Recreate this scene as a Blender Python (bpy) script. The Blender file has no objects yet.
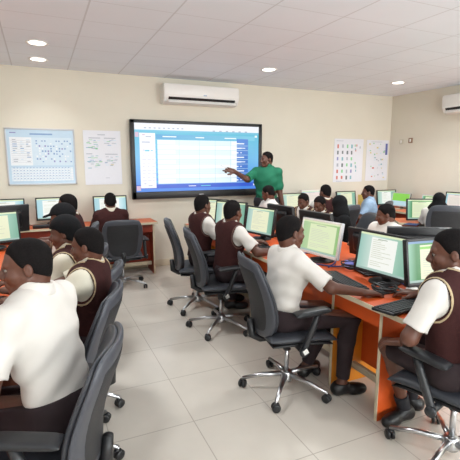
import bpy, bmesh, math, random
import numpy as np
from mathutils import Vector, Matrix

random.seed(7)
scene = bpy.context.scene
COL = scene.collection

# ------------------------------------------------------------------ camera, world, light, exposure
cam_d = bpy.data.cameras.new('camera')
cam = bpy.data.objects.new('camera', cam_d)
COL.objects.link(cam)
cam.location = (0, 0, 1.6)
cam.rotation_euler = (math.radians(90 - 9.53), 0, math.radians(-24.4))
cam_d.sensor_width = 36
cam_d.lens = 36 * 417 / 460
cam_d.clip_start = 0.05
scene.camera = cam

scene.view_settings.view_transform = 'Standard'
scene.view_settings.look = 'None'
scene.view_settings.gamma = 1
scene.view_settings.use_curve_mapping = False
scene.view_settings.exposure = 0.17

world = bpy.data.worlds.new('world')
scene.world = world
world.use_nodes = True
world.node_tree.nodes['Background'].inputs[0].default_value = (0.93, 0.96, 1.0, 1)
world.node_tree.nodes['Background'].inputs[1].default_value = 1.0


def area(name, loc, rot, sx, sy, power, col=(1, 1, 1), spread=None):
    l = bpy.data.lights.new(name, 'AREA')
    l.shape = 'RECTANGLE'
    l.size, l.size_y = sx, sy
    l.energy = power
    l.color = col
    if spread:
        l.spread = math.radians(spread)
    o = bpy.data.objects.new(name, l)
    o.location = loc
    o.rotation_euler = [math.radians(a) for a in rot]
    COL.objects.link(o)
    return o


# daylight through the windows of the walls behind the camera and beside it
for x, w in ((-1.2, 24), (1.6, 112), (4.4, 142)):
    area('window_daylight', (x, -2.62, 1.55), (-122, 0, 180), 1.7, 1.3, w, (0.93, 0.98, 1.0))
for y, w in ((-0.6, 8), (2.2, 5)):
    area('window_daylight', (-2.92, y, 1.6), (90, 0, -90), 1.6, 1.2, w, (0.92, 0.98, 1.0))
# ceiling lamps further back in the room
for x in (0.07, 2.82, 5.08):
    for y, w in ((-0.9, 5), (1.1, 3), (3.3, 28)):
        area('ceiling_lamp', (x, y, 2.74), (0, 0, 0), 0.3, 0.3, w, (0.93, 0.98, 1.0))

# ------------------------------------------------------------------ materials


def lin(c):
    return tuple(((v / 255) / 12.92 if v / 255 <= 0.04045 else ((v / 255 + 0.055) / 1.055) ** 2.4) for v in c) + (1,)


MATS = {}


def mat(name, rgb, rough=0.5, metal=0.0, var=0.06, scale=30, bump=0.0, bscale=200, emit=0.0, spec=0.5, sheen=0.0):
    if name in MATS:
        return MATS[name]
    m = bpy.data.materials.new(name)
    m.use_nodes = True
    nt = m.node_tree
    b = nt.nodes['Principled BSDF']
    c = lin(rgb)
    b.inputs['Roughness'].default_value = rough
    b.inputs['Metallic'].default_value = metal
    b.inputs['Specular IOR Level'].default_value = spec
    if sheen:
        b.inputs['Sheen Weight'].default_value = sheen
    tc = nt.nodes.new('ShaderNodeTexCoord')
    nz = nt.nodes.new('ShaderNodeTexNoise')
    nz.inputs['Scale'].default_value = scale
    nz.inputs['Detail'].default_value = 3
    nt.links.new(tc.outputs['Object'], nz.inputs['Vector'])
    rp = nt.nodes.new('ShaderNodeValToRGB')
    rp.color_ramp.elements[0].position = 0.3
    rp.color_ramp.elements[1].position = 0.7
    rp.color_ramp.elements[0].color = tuple(v * (1 - var) for v in c[:3]) + (1,)
    rp.color_ramp.elements[1].color = tuple(min(1, v * (1 + var)) for v in c[:3]) + (1,)
    nt.links.new(nz.outputs['Fac'], rp.inputs['Fac'])
    nt.links.new(rp.outputs['Color'], b.inputs['Base Color'])
    if emit:
        b.inputs['Emission Color'].default_value = c
        b.inputs['Emission Strength'].default_value = emit
    if bump:
        n2 = nt.nodes.new('ShaderNodeTexNoise')
        n2.inputs['Scale'].default_value = bscale
        nt.links.new(tc.outputs['Object'], n2.inputs['Vector'])
        bp = nt.nodes.new('ShaderNodeBump')
        bp.inputs['Strength'].default_value = bump
        bp.inputs['Distance'].default_value = 0.004
        nt.links.new(n2.outputs['Fac'], bp.inputs['Height'])
        nt.links.new(bp.outputs['Normal'], b.inputs['Normal'])
    MATS[name] = m
    return m


def grid_mat(name, rgb, line, px, py, ox, oy, wx, wy, rough, var=0.04, nscale=1.5):
    """Flat material with thin straight joints every px, py metres."""
    m = bpy.data.materials.new(name)
    m.use_nodes = True
    nt = m.node_tree
    b = nt.nodes['Principled BSDF']
    b.inputs['Roughness'].default_value = rough
    tc = nt.nodes.new('ShaderNodeTexCoord')
    sp = nt.nodes.new('ShaderNodeSeparateXYZ')
    nt.links.new(tc.outputs['Object'], sp.inputs[0])

    def math_(op, a, bb):
        n = nt.nodes.new('ShaderNodeMath')
        n.operation = op
        for i, v in enumerate((a, bb)):
            if isinstance(v, (int, float)):
                n.inputs[i].default_value = v
            else:
                nt.links.new(v, n.inputs[i])
        return n.outputs[0]
    fac = None
    for out, p, o, w in ((sp.outputs[0], px, ox, wx), (sp.outputs[1], py, oy, wy)):
        v = math_('FLOORED_MODULO', math_('ADD', out, -o + w / 2), p)
        l = math_('LESS_THAN', v, w)
        fac = l if fac is None else math_('MAXIMUM', fac, l)
    nz = nt.nodes.new('ShaderNodeTexNoise')
    nz.inputs['Scale'].default_value = nscale
    nz.inputs['Detail'].default_value = 4
    nt.links.new(tc.outputs['Object'], nz.inputs['Vector'])
    c = lin(rgb)
    rp = nt.nodes.new('ShaderNodeValToRGB')
    rp.color_ramp.elements[0].position = 0.35
    rp.color_ramp.elements[1].position = 0.65
    rp.color_ramp.elements[0].color = tuple(v * (1 - var) for v in c[:3]) + (1,)
    rp.color_ramp.elements[1].color = tuple(min(1, v * (1 + var)) for v in c[:3]) + (1,)
    nt.links.new(nz.outputs['Fac'], rp.inputs['Fac'])
    mx = nt.nodes.new('ShaderNodeMix')
    mx.data_type = 'RGBA'
    nt.links.new(fac, mx.inputs[0])
    nt.links.new(rp.outputs['Color'], mx.inputs[6])
    mx.inputs[7].default_value = lin(line)
    nt.links.new(mx.outputs[2], b.inputs['Base Color'])
    return m


def glow(name, rgb, strength=1.0):
    if name in MATS:
        return MATS[name]
    m = bpy.data.materials.new(name)
    m.use_nodes = True
    b = m.node_tree.nodes['Principled BSDF']
    c = lin(rgb)
    b.inputs['Base Color'].default_value = (0.01, 0.01, 0.01, 1)
    b.inputs['Roughness'].default_value = 0.35
    b.inputs['Emission Color'].default_value = c
    b.inputs['Emission Strength'].default_value = strength * 0.93
    MATS[name] = m
    return m


def glow_ramp(name, stops, axis, strength=1.0):
    """A lit display whose picture runs through colours along one axis of its mesh (0..1)."""
    if name in MATS:
        return MATS[name]
    m = bpy.data.materials.new(name)
    m.use_nodes = True
    nt = m.node_tree
    b = nt.nodes['Principled BSDF']
    b.inputs['Base Color'].default_value = (0.01, 0.01, 0.01, 1)
    b.inputs['Roughness'].default_value = 0.35
    tc = nt.nodes.new('ShaderNodeTexCoord')
    sp = nt.nodes.new('ShaderNodeSeparateXYZ')
    nt.links.new(tc.outputs['Generated'], sp.inputs[0])
    rp = nt.nodes.new('ShaderNodeValToRGB')
    e = rp.color_ramp.elements
    while len(e) < len(stops):
        e.new(0.5)
    for el, (p, c) in zip(e, stops):
        el.position = p
        el.color = lin(c)
    nt.links.new(sp.outputs[axis], rp.inputs['Fac'])
    nt.links.new(rp.outputs['Color'], b.inputs['Emission Color'])
    b.inputs['Emission Strength'].default_value = strength * 0.93
    MATS[name] = m
    return m


WALL = mat('cream_paint', (222, 215, 199), 0.75, var=0.015, scale=3, bump=0.05, bscale=80)
CEIL = grid_mat('ceiling_tiles', (236, 241, 248), (214, 217, 222), 0.65, 0.49, 0.43, 4.93, 0.014, 0.008, 0.85, 0.015)
FLOOR = grid_mat('floor_tiles', (208, 199, 187), (178, 168, 156), 0.5, 0.55, 0.77, 2.24, 0.006, 0.006, 0.27, 0.035, 2.5)
BASEB = mat('skirting_tile', (214, 202, 178), 0.4, var=0.03, scale=8)
ORANGE = mat('orange_laminate', (208, 86, 33), 0.42, var=0.07, scale=6)
REDWOOD = mat('red_brown_laminate', (136, 48, 26), 0.42, var=0.12, scale=6)
CHERRY = mat('cherry_laminate', (200, 92, 44), 0.42, var=0.1, scale=6)
AMBER = mat('amber_laminate', (226, 140, 30), 0.45, var=0.05, scale=6)
BAND = mat('cream_edge_band', (206, 192, 164), 0.5, var=0.03)
BLACKP = mat('black_plastic', (26, 26, 28), 0.42, var=0.1)
KEYP = mat('key_plastic', (40, 40, 43), 0.5, var=0.1)
WHITEP = mat('white_plastic', (236, 233, 228), 0.35, var=0.01)
SILVERP = mat('silver_plastic', (196, 197, 202), 0.4, var=0.03)
CHROME = mat('chrome', (200, 200, 202), 0.28, 1.0, var=0.02)
LEATHER = mat('grey_leatherette', (54, 56, 62), 0.45, var=0.06, bump=0.12, bscale=300)
RIM = mat('grey_shell', (68, 70, 77), 0.42, var=0.04)
PANEL = mat('charcoal_mesh', (38, 38, 41), 0.6, var=0.1, bump=0.2, bscale=400)
ARMP = mat('arm_plastic', (34, 35, 38), 0.4, var=0.06)
SKIN = mat('brown_skin', (92, 55, 40), 0.48, var=0.09, scale=14, bump=0.05, bscale=260)
SKIN2 = mat('deep_brown_skin', (70, 41, 31), 0.48, var=0.09, scale=14, bump=0.05, bscale=260)
HAIR = mat('black_hair', (22, 19, 19), 0.9, var=0.35, scale=160, bump=0.3, bscale=420, spec=0.12)
HATM = mat('black_knit', (17, 17, 19), 0.9, var=0.2, scale=90, bump=0.4, bscale=300, spec=0.2)
SHIRT = mat('white_cotton', (212, 206, 199), 0.8, var=0.02, scale=10, bump=0.25, bscale=24)
CREAMS = mat('cream_cotton', (206, 199, 181), 0.8, var=0.02, scale=10, bump=0.25, bscale=24)
VEST = mat('maroon_knit', (58, 30, 29), 0.9, var=0.12, scale=60, bump=0.35, bscale=350, spec=0.2)
TRIMM = mat('tan_trim', (176, 156, 124), 0.85, var=0.08)
TROUS = mat('dark_maroon_cloth', (36, 21, 25), 0.85, var=0.1, scale=20, bump=0.25, bscale=30)
DARKT = mat('dark_cloth', (38, 36, 40), 0.85, var=0.1, scale=20, bump=0.2, bscale=30)
GREENS = mat('green_polo', (18, 106, 76), 0.8, var=0.05, scale=12, bump=0.25, bscale=26)
BLUES = mat('light_blue_cotton', (150, 174, 200), 0.8, var=0.05, scale=40, bump=0.2, bscale=26)
SHOE = mat('black_shoe', (22, 21, 22), 0.4, var=0.1)
SOCK = mat('black_sock', (26, 26, 32), 0.9, var=0.1)
EYEW = mat('eye_white', (104, 92, 84), 0.25, var=0.02)
EYEB = mat('eye_dark', (20, 13, 10), 0.15, var=0.02)
PAPER = mat('poster_paper', (226, 226, 232), 0.5, var=0.01)
PAPERB = mat('poster_pale_blue', (188, 211, 228), 0.4, var=0.02)

# ------------------------------------------------------------------ scene graph helpers


def link(o, parent=None):
    COL.objects.link(o)
    if parent is not None:
        o.parent = parent
    return o


def thing(name, label, cat, loc=(0, 0, 0), rz=0.0, group=None, scale=1.0):
    o = bpy.data.objects.new(name, None)
    o.empty_display_size = 0.1
    link(o)
    o.location = loc
    o.rotation_euler = (0, 0, rz)
    o.scale = (scale, scale, scale) if isinstance(scale, (int, float)) else scale
    o['label'] = label
    o['category'] = cat
    if group:
        o['group'] = group
    return o


def tag(o, label, cat, group=None):
    o['label'] = label
    o['category'] = cat
    if group:
        o['group'] = group
    return o


def copy_tree(o, label=None, loc=None, rz=None, scale=None, group=None):
    def rec(src, par):
        c = src.copy()
        link(c, par)
        for ch in list(src.children):
            rec(ch, c)
        return c
    c = rec(o, None)
    if label:
        c['label'] = label
    if loc is not None:
        c.location = loc
    if rz is not None:
        c.rotation_euler[2] = rz
    if scale is not None:
        c.scale = scale
    if group:
        c['group'] = group
    return c


def face(fx, fy):
    """Heading whose local +Y points along (fx, fy)."""
    return math.atan2(-fx, fy)


class MB:
    """Collects shapes in one bmesh; faces take the material slot current at the time."""

    def __init__(self):
        self.bm = bmesh.new()
        self.mats = []
        self.smooth = False

    def slot(self, m):
        if m not in self.mats:
            self.mats.append(m)
        return self.mats.index(m)

    def _paint(self, faces, m, smooth):
        i = self.slot(m)
        for f in faces:
            f.material_index = i
            f.smooth = smooth

    def box(self, c, s, m, bevel=0.0, seg=2, rot=None, smooth=None):
        r = bmesh.ops.create_cube(self.bm, size=1)
        vs = r['verts']
        M4 = Matrix.Translation(c) @ (rot.to_4x4() if rot is not None else Matrix.Identity(4)) @ Matrix.Diagonal((s[0], s[1], s[2], 1))
        bmesh.ops.transform(self.bm, matrix=M4, verts=vs)
        fs = list({f for v in vs for f in v.link_faces})
        if bevel:
            es = list({e for v in vs for e in v.link_edges})
            r = bmesh.ops.bevel(self.bm, geom=es, offset=bevel, segments=seg, affect='EDGES', profile=0.5)
            fs = list({f for v in r['verts'] for f in v.link_faces} | {f for f in fs if f.is_valid})
        self._paint(fs, m, bool(bevel) if smooth is None else smooth)
        return self

    def quad(self, pts, m):
        vs = [self.bm.verts.new(p) for p in pts]
        f = self.bm.faces.new(vs)
        self._paint([f], m, False)
        return self

    def rect(self, x0, x1, z0, z1, y, m):
        """A quad facing local +Y."""
        return self.quad([(x1, y, z0), (x0, y, z0), (x0, y, z1), (x1, y, z1)], m)

    def tube(self, pts, r, m, n=8, cap=True):
        pts = [Vector(p) for p in pts]
        rs = r if isinstance(r, (list, tuple)) else [r] * len(pts)
        rings = []
        prev = None
        for i, p in enumerate(pts):
            a = pts[max(i - 1, 0)]
            b = pts[min(i + 1, len(pts) - 1)]
            t = (b - a).normalized()
            if prev is None:
                u = t.orthogonal().normalized()
            else:
                u = (prev - t * prev.dot(t)).normalized()
            prev = u
            w = t.cross(u)
            rings.append([self.bm.verts.new(p + (u * math.cos(k / n * 2 * math.pi) + w * math.sin(k / n * 2 * math.pi)) * rs[i]) for k in range(n)])
        fs = []
        for a, b in zip(rings, rings[1:]):
            for k in range(n):
                fs.append(self.bm.faces.new((a[k], a[(k + 1) % n], b[(k + 1) % n], b[k])))
        if cap:
            fs.append(self.bm.faces.new(rings[0][::-1]))
            fs.append(self.bm.faces.new(rings[-1]))
        self._paint(fs, m, True)
        return self

    def lathe(self, prof, m, c=(0, 0, 0), n=24, axis='z'):
        rings = []
        for (r, z) in prof:
            ring = []
            for k in range(n):
                a = k / n * 2 * math.pi
                x, y = r * math.cos(a), r * math.sin(a)
                p = {'z': (x, y, z), 'y': (x, z, y), 'x': (z, x, y)}[axis]
                ring.append(self.bm.verts.new(Vector(p) + Vector(c)))
            rings.append(ring)
        fs = []
        for a, b in zip(rings, rings[1:]):
            for k in range(n):
                fs.append(self.bm.faces.new((a[k], a[(k + 1) % n], b[(k + 1) % n], b[k])))
        fs.append(self.bm.faces.new(rings[0][::-1]))
        fs.append(self.bm.faces.new(rings[-1]))
        self._paint(fs, m, True)
        return self

    def pillow(self, fn, m, n=14, pw=4.0):
        """Closed cushion: fn(a, b, side) -> point for a, b in -1..1."""
        fs = []
        grid = {}
        for s in (1, -1):
            for i in range(n + 1):
                for j in range(n + 1):
                    edge = i in (0, n) or j in (0, n)
                    key = (i, j, 0 if edge else s)
                    if key not in grid:
                        a = math.sin((i / n * 2 - 1) * math.pi / 2)
                        b = math.sin((j / n * 2 - 1) * math.pi / 2)
                        t = max(0.0, (1 - abs(a) ** pw) * (1 - abs(b) ** pw)) ** 0.5
                        grid[key] = self.bm.verts.new(fn(a, b, s * t))
        for s in (1, -1):
            for i in range(n):
                for j in range(n):
                    q = []
                    for (p, r) in ((i, j), (i + 1, j), (i + 1, j + 1), (i, j + 1)):
                        edge = p in (0, n) or r in (0, n)
                        q.append(grid[(p, r, 0 if edge else s)])
                    fs.append(self.bm.faces.new(q if s > 0 else q[::-1]))
        self._paint(fs, m, True)
        return self

    def obj(self, name, parent=None, loc=None, rot=None):
        bmesh.ops.recalc_face_normals(self.bm, faces=[f for f in self.bm.faces if f.smooth])
        me = bpy.data.meshes.new(name)
        self.bm.to_mesh(me)
        self.bm.free()
        for m in self.mats:
            me.materials.append(m)
        o = bpy.data.objects.new(name, me)
        link(o, parent)
        if loc is not None:
            o.location = loc
        if rot is not None:
            o.rotation_euler = rot
        return o


def struct(o):
    o['kind'] = 'structure'
    return o


# ------------------------------------------------------------------ implicit surfaces for bodies and clothes


class Field:
    def __init__(self, lo, hi, h):
        self.lo = np.array(lo, np.float32)
        self.h = h
        self.n = np.maximum(np.ceil((np.array(hi) - np.array(lo)) / h).astype(int) + 1, 4)
        self.v = np.full(self.n, 1.0, np.float32)
        self.ax = [(self.lo[i] + np.arange(self.n[i]) * h).astype(np.float32) for i in range(3)]

    def window(self, lo, hi):
        sl, g = [], []
        for i in range(3):
            a = int(max(0, math.floor((lo[i] - self.lo[i]) / self.h)))
            b = int(min(self.n[i], math.ceil((hi[i] - self.lo[i]) / self.h) + 1))
            if b <= a:
                return None, None
            sl.append(slice(a, b))
            shp = [1, 1, 1]
            shp[i] = b - a
            g.append(self.ax[i][a:b].reshape(shp))
        return tuple(sl), g

    def all(self):
        return self.window(self.lo, self.lo + self.n * self.h)[1]

    def add(self, p, infl=0.0):
        lo, hi = prim_box(p, infl)
        m = p['k'] + 3 * self.h
        sl, g = self.window(lo - m, hi + m)
        if sl is None:
            return
        d = prim_dist(p, g, infl)
        self.v[sl] = smin(self.v[sl], d, p['k']) if p['k'] > 0 else np.minimum(self.v[sl], d)

    def carve(self, p, k=0.01):
        lo, hi = prim_box(p, 0)
        m = k + 3 * self.h
        sl, g = self.window(lo - m, hi + m)
        if sl is None:
            return
        d = prim_dist(p, g, 0)
        self.v[sl] = -smin(-self.v[sl], d, k)

    def cut(self, point, normal, radius=None):
        """Remove the side the normal points to (only near the point if a radius is given)."""
        if radius:
            sl, g = self.window(np.array(point) - radius, np.array(point) + radius)
            if sl is None:
                return
        else:
            sl, g = (slice(None),) * 3, self.all()
        d = sum((g[i] - point[i]) * normal[i] for i in range(3))
        if radius:
            r2 = sum((g[i] - point[i]) ** 2 for i in range(3))
            d = np.where(r2 < radius * radius, d, -1.0)
        self.v[sl] = np.maximum(self.v[sl], d.astype(np.float32))

    def mesh(self, name, m, parent=None):
        v, f = surface(self.v, self.lo, self.h)
        me = bpy.data.meshes.new(name)
        if len(v):
            me.vertices.add(len(v))
            me.vertices.foreach_set('co', v.astype(np.float32).ravel())
            me.loops.add(len(f) * 4)
            me.loops.foreach_set('vertex_index', f.astype(np.int32).ravel())
            me.polygons.add(len(f))
            me.polygons.foreach_set('loop_start', np.arange(len(f), dtype=np.int32) * 4)
            me.polygons.foreach_set('loop_total', np.full(len(f), 4, np.int32))
            me.polygons.foreach_set('use_smooth', np.ones(len(f), bool))
            me.update(calc_edges=True)
        me.materials.append(m)
        return link(bpy.data.objects.new(name, me), parent)


def smin(a, b, k):
    h = np.maximum(k - np.abs(a - b), 0) / k
    return np.minimum(a, b) - h * h * k * 0.25


def rc(a, b, ra, rb=None, k=0.02, flat=None, fac=1.0):
    return dict(t='rc', a=np.array(a, float), b=np.array(b, float), ra=ra, rb=ra if rb is None else rb, k=k, flat=None if flat is None else np.array(flat, float), fac=fac)


def el(c, r, R=None, k=0.02):
    return dict(t='el', c=np.array(c, float), r=np.array(r, float), R=np.eye(3) if R is None else R, k=k)


def prim_box(p, infl):
    if p['t'] == 'rc':
        r = max(p['ra'], p['rb']) + infl
        r = r * max(1.0, p['fac']) if p['flat'] is not None else r
        return np.minimum(p['a'], p['b']) - r, np.maximum(p['a'], p['b']) + r
    r = p['r'].max() + infl
    return p['c'] - r, p['c'] + r


def prim_dist(p, g, infl):
    if p['t'] == 'rc':
        a, b = p['a'], p['b']
        ba = b - a
        q = [g[i] - a[i] for i in range(3)]
        if p['flat'] is not None:
            n = p['flat']
            s = sum(q[i] * n[i] for i in range(3)) * (1 / p['fac'] - 1)
            q = [q[i] + n[i] * s for i in range(3)]
            e = ba.dot(n) * (1 / p['fac'] - 1)
            ba = ba + n * e
        L = max(ba.dot(ba), 1e-9)
        t = np.clip(sum(q[i] * ba[i] for i in range(3)) / L, 0, 1)
        d2 = sum((q[i] - ba[i] * t) ** 2 for i in range(3))
        return (np.sqrt(d2) - (p['ra'] + (p['rb'] - p['ra']) * t) - infl).astype(np.float32)
    R = p['R']
    q = [g[i] - p['c'][i] for i in range(3)]
    l = [sum(q[i] * R[i, j] for i in range(3)) for j in range(3)]
    r = p['r'] + infl
    k0 = np.sqrt(sum((l[j] / r[j]) ** 2 for j in range(3)))
    k1 = np.sqrt(sum((l[j] / (r[j] * r[j])) ** 2 for j in range(3)))
    return (k0 * (k0 - 1) / np.maximum(k1, 1e-6)).astype(np.float32)


EDGES = [((0, 0, 0), (1, 0, 0)), ((0, 1, 0), (1, 1, 0)), ((0, 0, 1), (1, 0, 1)), ((0, 1, 1), (1, 1, 1)),
         ((0, 0, 0), (0, 1, 0)), ((1, 0, 0), (1, 1, 0)), ((0, 0, 1), (0, 1, 1)), ((1, 0, 1), (1, 1, 1)),
         ((0, 0, 0), (0, 0, 1)), ((1, 0, 0), (1, 0, 1)), ((0, 1, 0), (0, 1, 1)), ((1, 1, 0), (1, 1, 1))]


def surface(v, lo, h):
    s = v < 0
    c = np.zeros(np.array(v.shape) - 1, np.int8)
    for i in (0, 1):
        for j in (0, 1):
            for k in (0, 1):
                c += s[i:v.shape[0] - 1 + i, j:v.shape[1] - 1 + j, k:v.shape[2] - 1 + k]
    act = np.argwhere((c > 0) & (c < 8))
    if not len(act):
        return np.zeros((0, 3)), np.zeros((0, 4), int)
    idx = np.full(c.shape, -1, np.int32)
    idx[act[:, 0], act[:, 1], act[:, 2]] = np.arange(len(act))
    P = np.zeros((len(act), 3))
    N = np.zeros(len(act))
    for o0, o1 in EDGES:
        o0, o1 = np.array(o0), np.array(o1)
        a, b = act + o0, act + o1
        v0 = v[a[:, 0], a[:, 1], a[:, 2]]
        v1 = v[b[:, 0], b[:, 1], b[:, 2]]
        cr = (v0 < 0) != (v1 < 0)
        t = np.where(cr, v0 / np.where(cr, v0 - v1, 1), 0)
        P += (o0 + (o1 - o0) * t[:, None]) * cr[:, None]
        N += cr
    P = lo + h * (act + P / N[:, None])
    F = []
    for ax in range(3):
        u, w = (ax + 1) % 3, (ax + 2) % 3
        sa = np.take(s, range(v.shape[ax] - 1), axis=ax)
        sb = np.take(s, range(1, v.shape[ax]), axis=ax)
        e = np.argwhere(sa != sb)
        ok = (e[:, u] > 0) & (e[:, w] > 0) & (e[:, u] < c.shape[u]) & (e[:, w] < c.shape[w])
        e = e[ok]
        ins = sa[e[:, 0], e[:, 1], e[:, 2]]
        du, dw = np.zeros(3, int), np.zeros(3, int)
        du[u], dw[w] = 1, 1
        q = [e - du - dw, e - dw, e, e - du]
        q = np.stack([idx[x[:, 0], x[:, 1], x[:, 2]] for x in q], 1)
        q = np.where(ins[:, None], q, q[:, ::-1])
        F.append(q)
    return P, np.concatenate(F)


def bounds(prims, infl=0.0):
    lo = np.min([prim_box(p, infl)[0] for p in prims], 0)
    hi = np.max([prim_box(p, infl)[1] for p in prims], 0)
    return lo, hi


def rot_zx(yaw, pitch, roll=0.0):
    cy, sy, cp, sp, cr, sr = math.cos(yaw), math.sin(yaw), math.cos(pitch), math.sin(pitch), math.cos(roll), math.sin(roll)
    Z = np.array([[cy, -sy, 0], [sy, cy, 0], [0, 0, 1]])
    X = np.array([[1, 0, 0], [0, cp, -sp], [0, sp, cp]])
    Y = np.array([[cr, 0, sr], [0, 1, 0], [-sr, 0, cr]])
    return Z @ X @ Y


def unit(v):
    v = np.array(v, float)
    return v / max(np.linalg.norm(v), 1e-9)


def hand_prims(w, f, n, inward, s, curl=0.35, point=False):
    """Palm, four unequal bent fingers and a thumb; w wrist, f towards the fingers, n palm normal, inward the thumb side."""
    f = unit(f)
    n = unit(n - f * np.dot(n, f))
    t = unit(inward - f * np.dot(inward, f) - n * np.dot(inward, n))
    out = []
    L = 0.085 * s
    for o in (-0.026, -0.009, 0.009, 0.026):
        out.append(rc(w + t * o * 0.7 * s, w + f * L + t * o * s, 0.0155 * s, 0.0125 * s, k=0.012 * s))
    for o, ln, sp in ((0.029, 0.064, 0.10), (0.010, 0.073, 0.03), (-0.010, 0.067, -0.04), (-0.028, 0.052, -0.12)):
        c = curl
        if point:
            c = 0.08 if o > 0.02 else 1.1
        p = w + f * L + t * o * s
        d = unit(f + t * sp)
        ang = c * 0.6
        for q, fr in enumerate((0.45, 0.32, 0.23)):
            dd = d * math.cos(ang) + n * math.sin(ang)
            e = p + dd * ln * fr * s
            out.append(rc(p, e, (0.0092 - 0.0007 * q) * s, (0.0088 - 0.0007 * q) * s, k=0.004 * s))
            p = e
            ang += c
    p = w + f * 0.018 * s + t * 0.026 * s + n * 0.006 * s
    e = p + unit(f * 0.75 + t * 0.75 + n * 0.25) * 0.040 * s
    out.append(rc(p, e, 0.0125 * s, 0.0105 * s, k=0.012 * s))
    e2 = e + unit(f * 1.0 + t * 0.25 + n * 0.3) * 0.030 * s
    out.append(rc(e, e2, 0.0100 * s, 0.0085 * s, k=0.005 * s))
    return out


def ik(a, b, l1, l2, pole):
    d = b - a
    L = np.linalg.norm(d)
    if L > (l1 + l2) * 0.995:
        b = a + d / L * (l1 + l2) * 0.995
        d = b - a
        L = np.linalg.norm(d)
    x = (l1 * l1 - l2 * l2 + L * L) / (2 * L)
    y = math.sqrt(max(l1 * l1 - x * x, 0))
    u = d / L
    p = unit(pole - u * np.dot(pole, u))
    return a + u * x + p * y, b


HEADS = []


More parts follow.
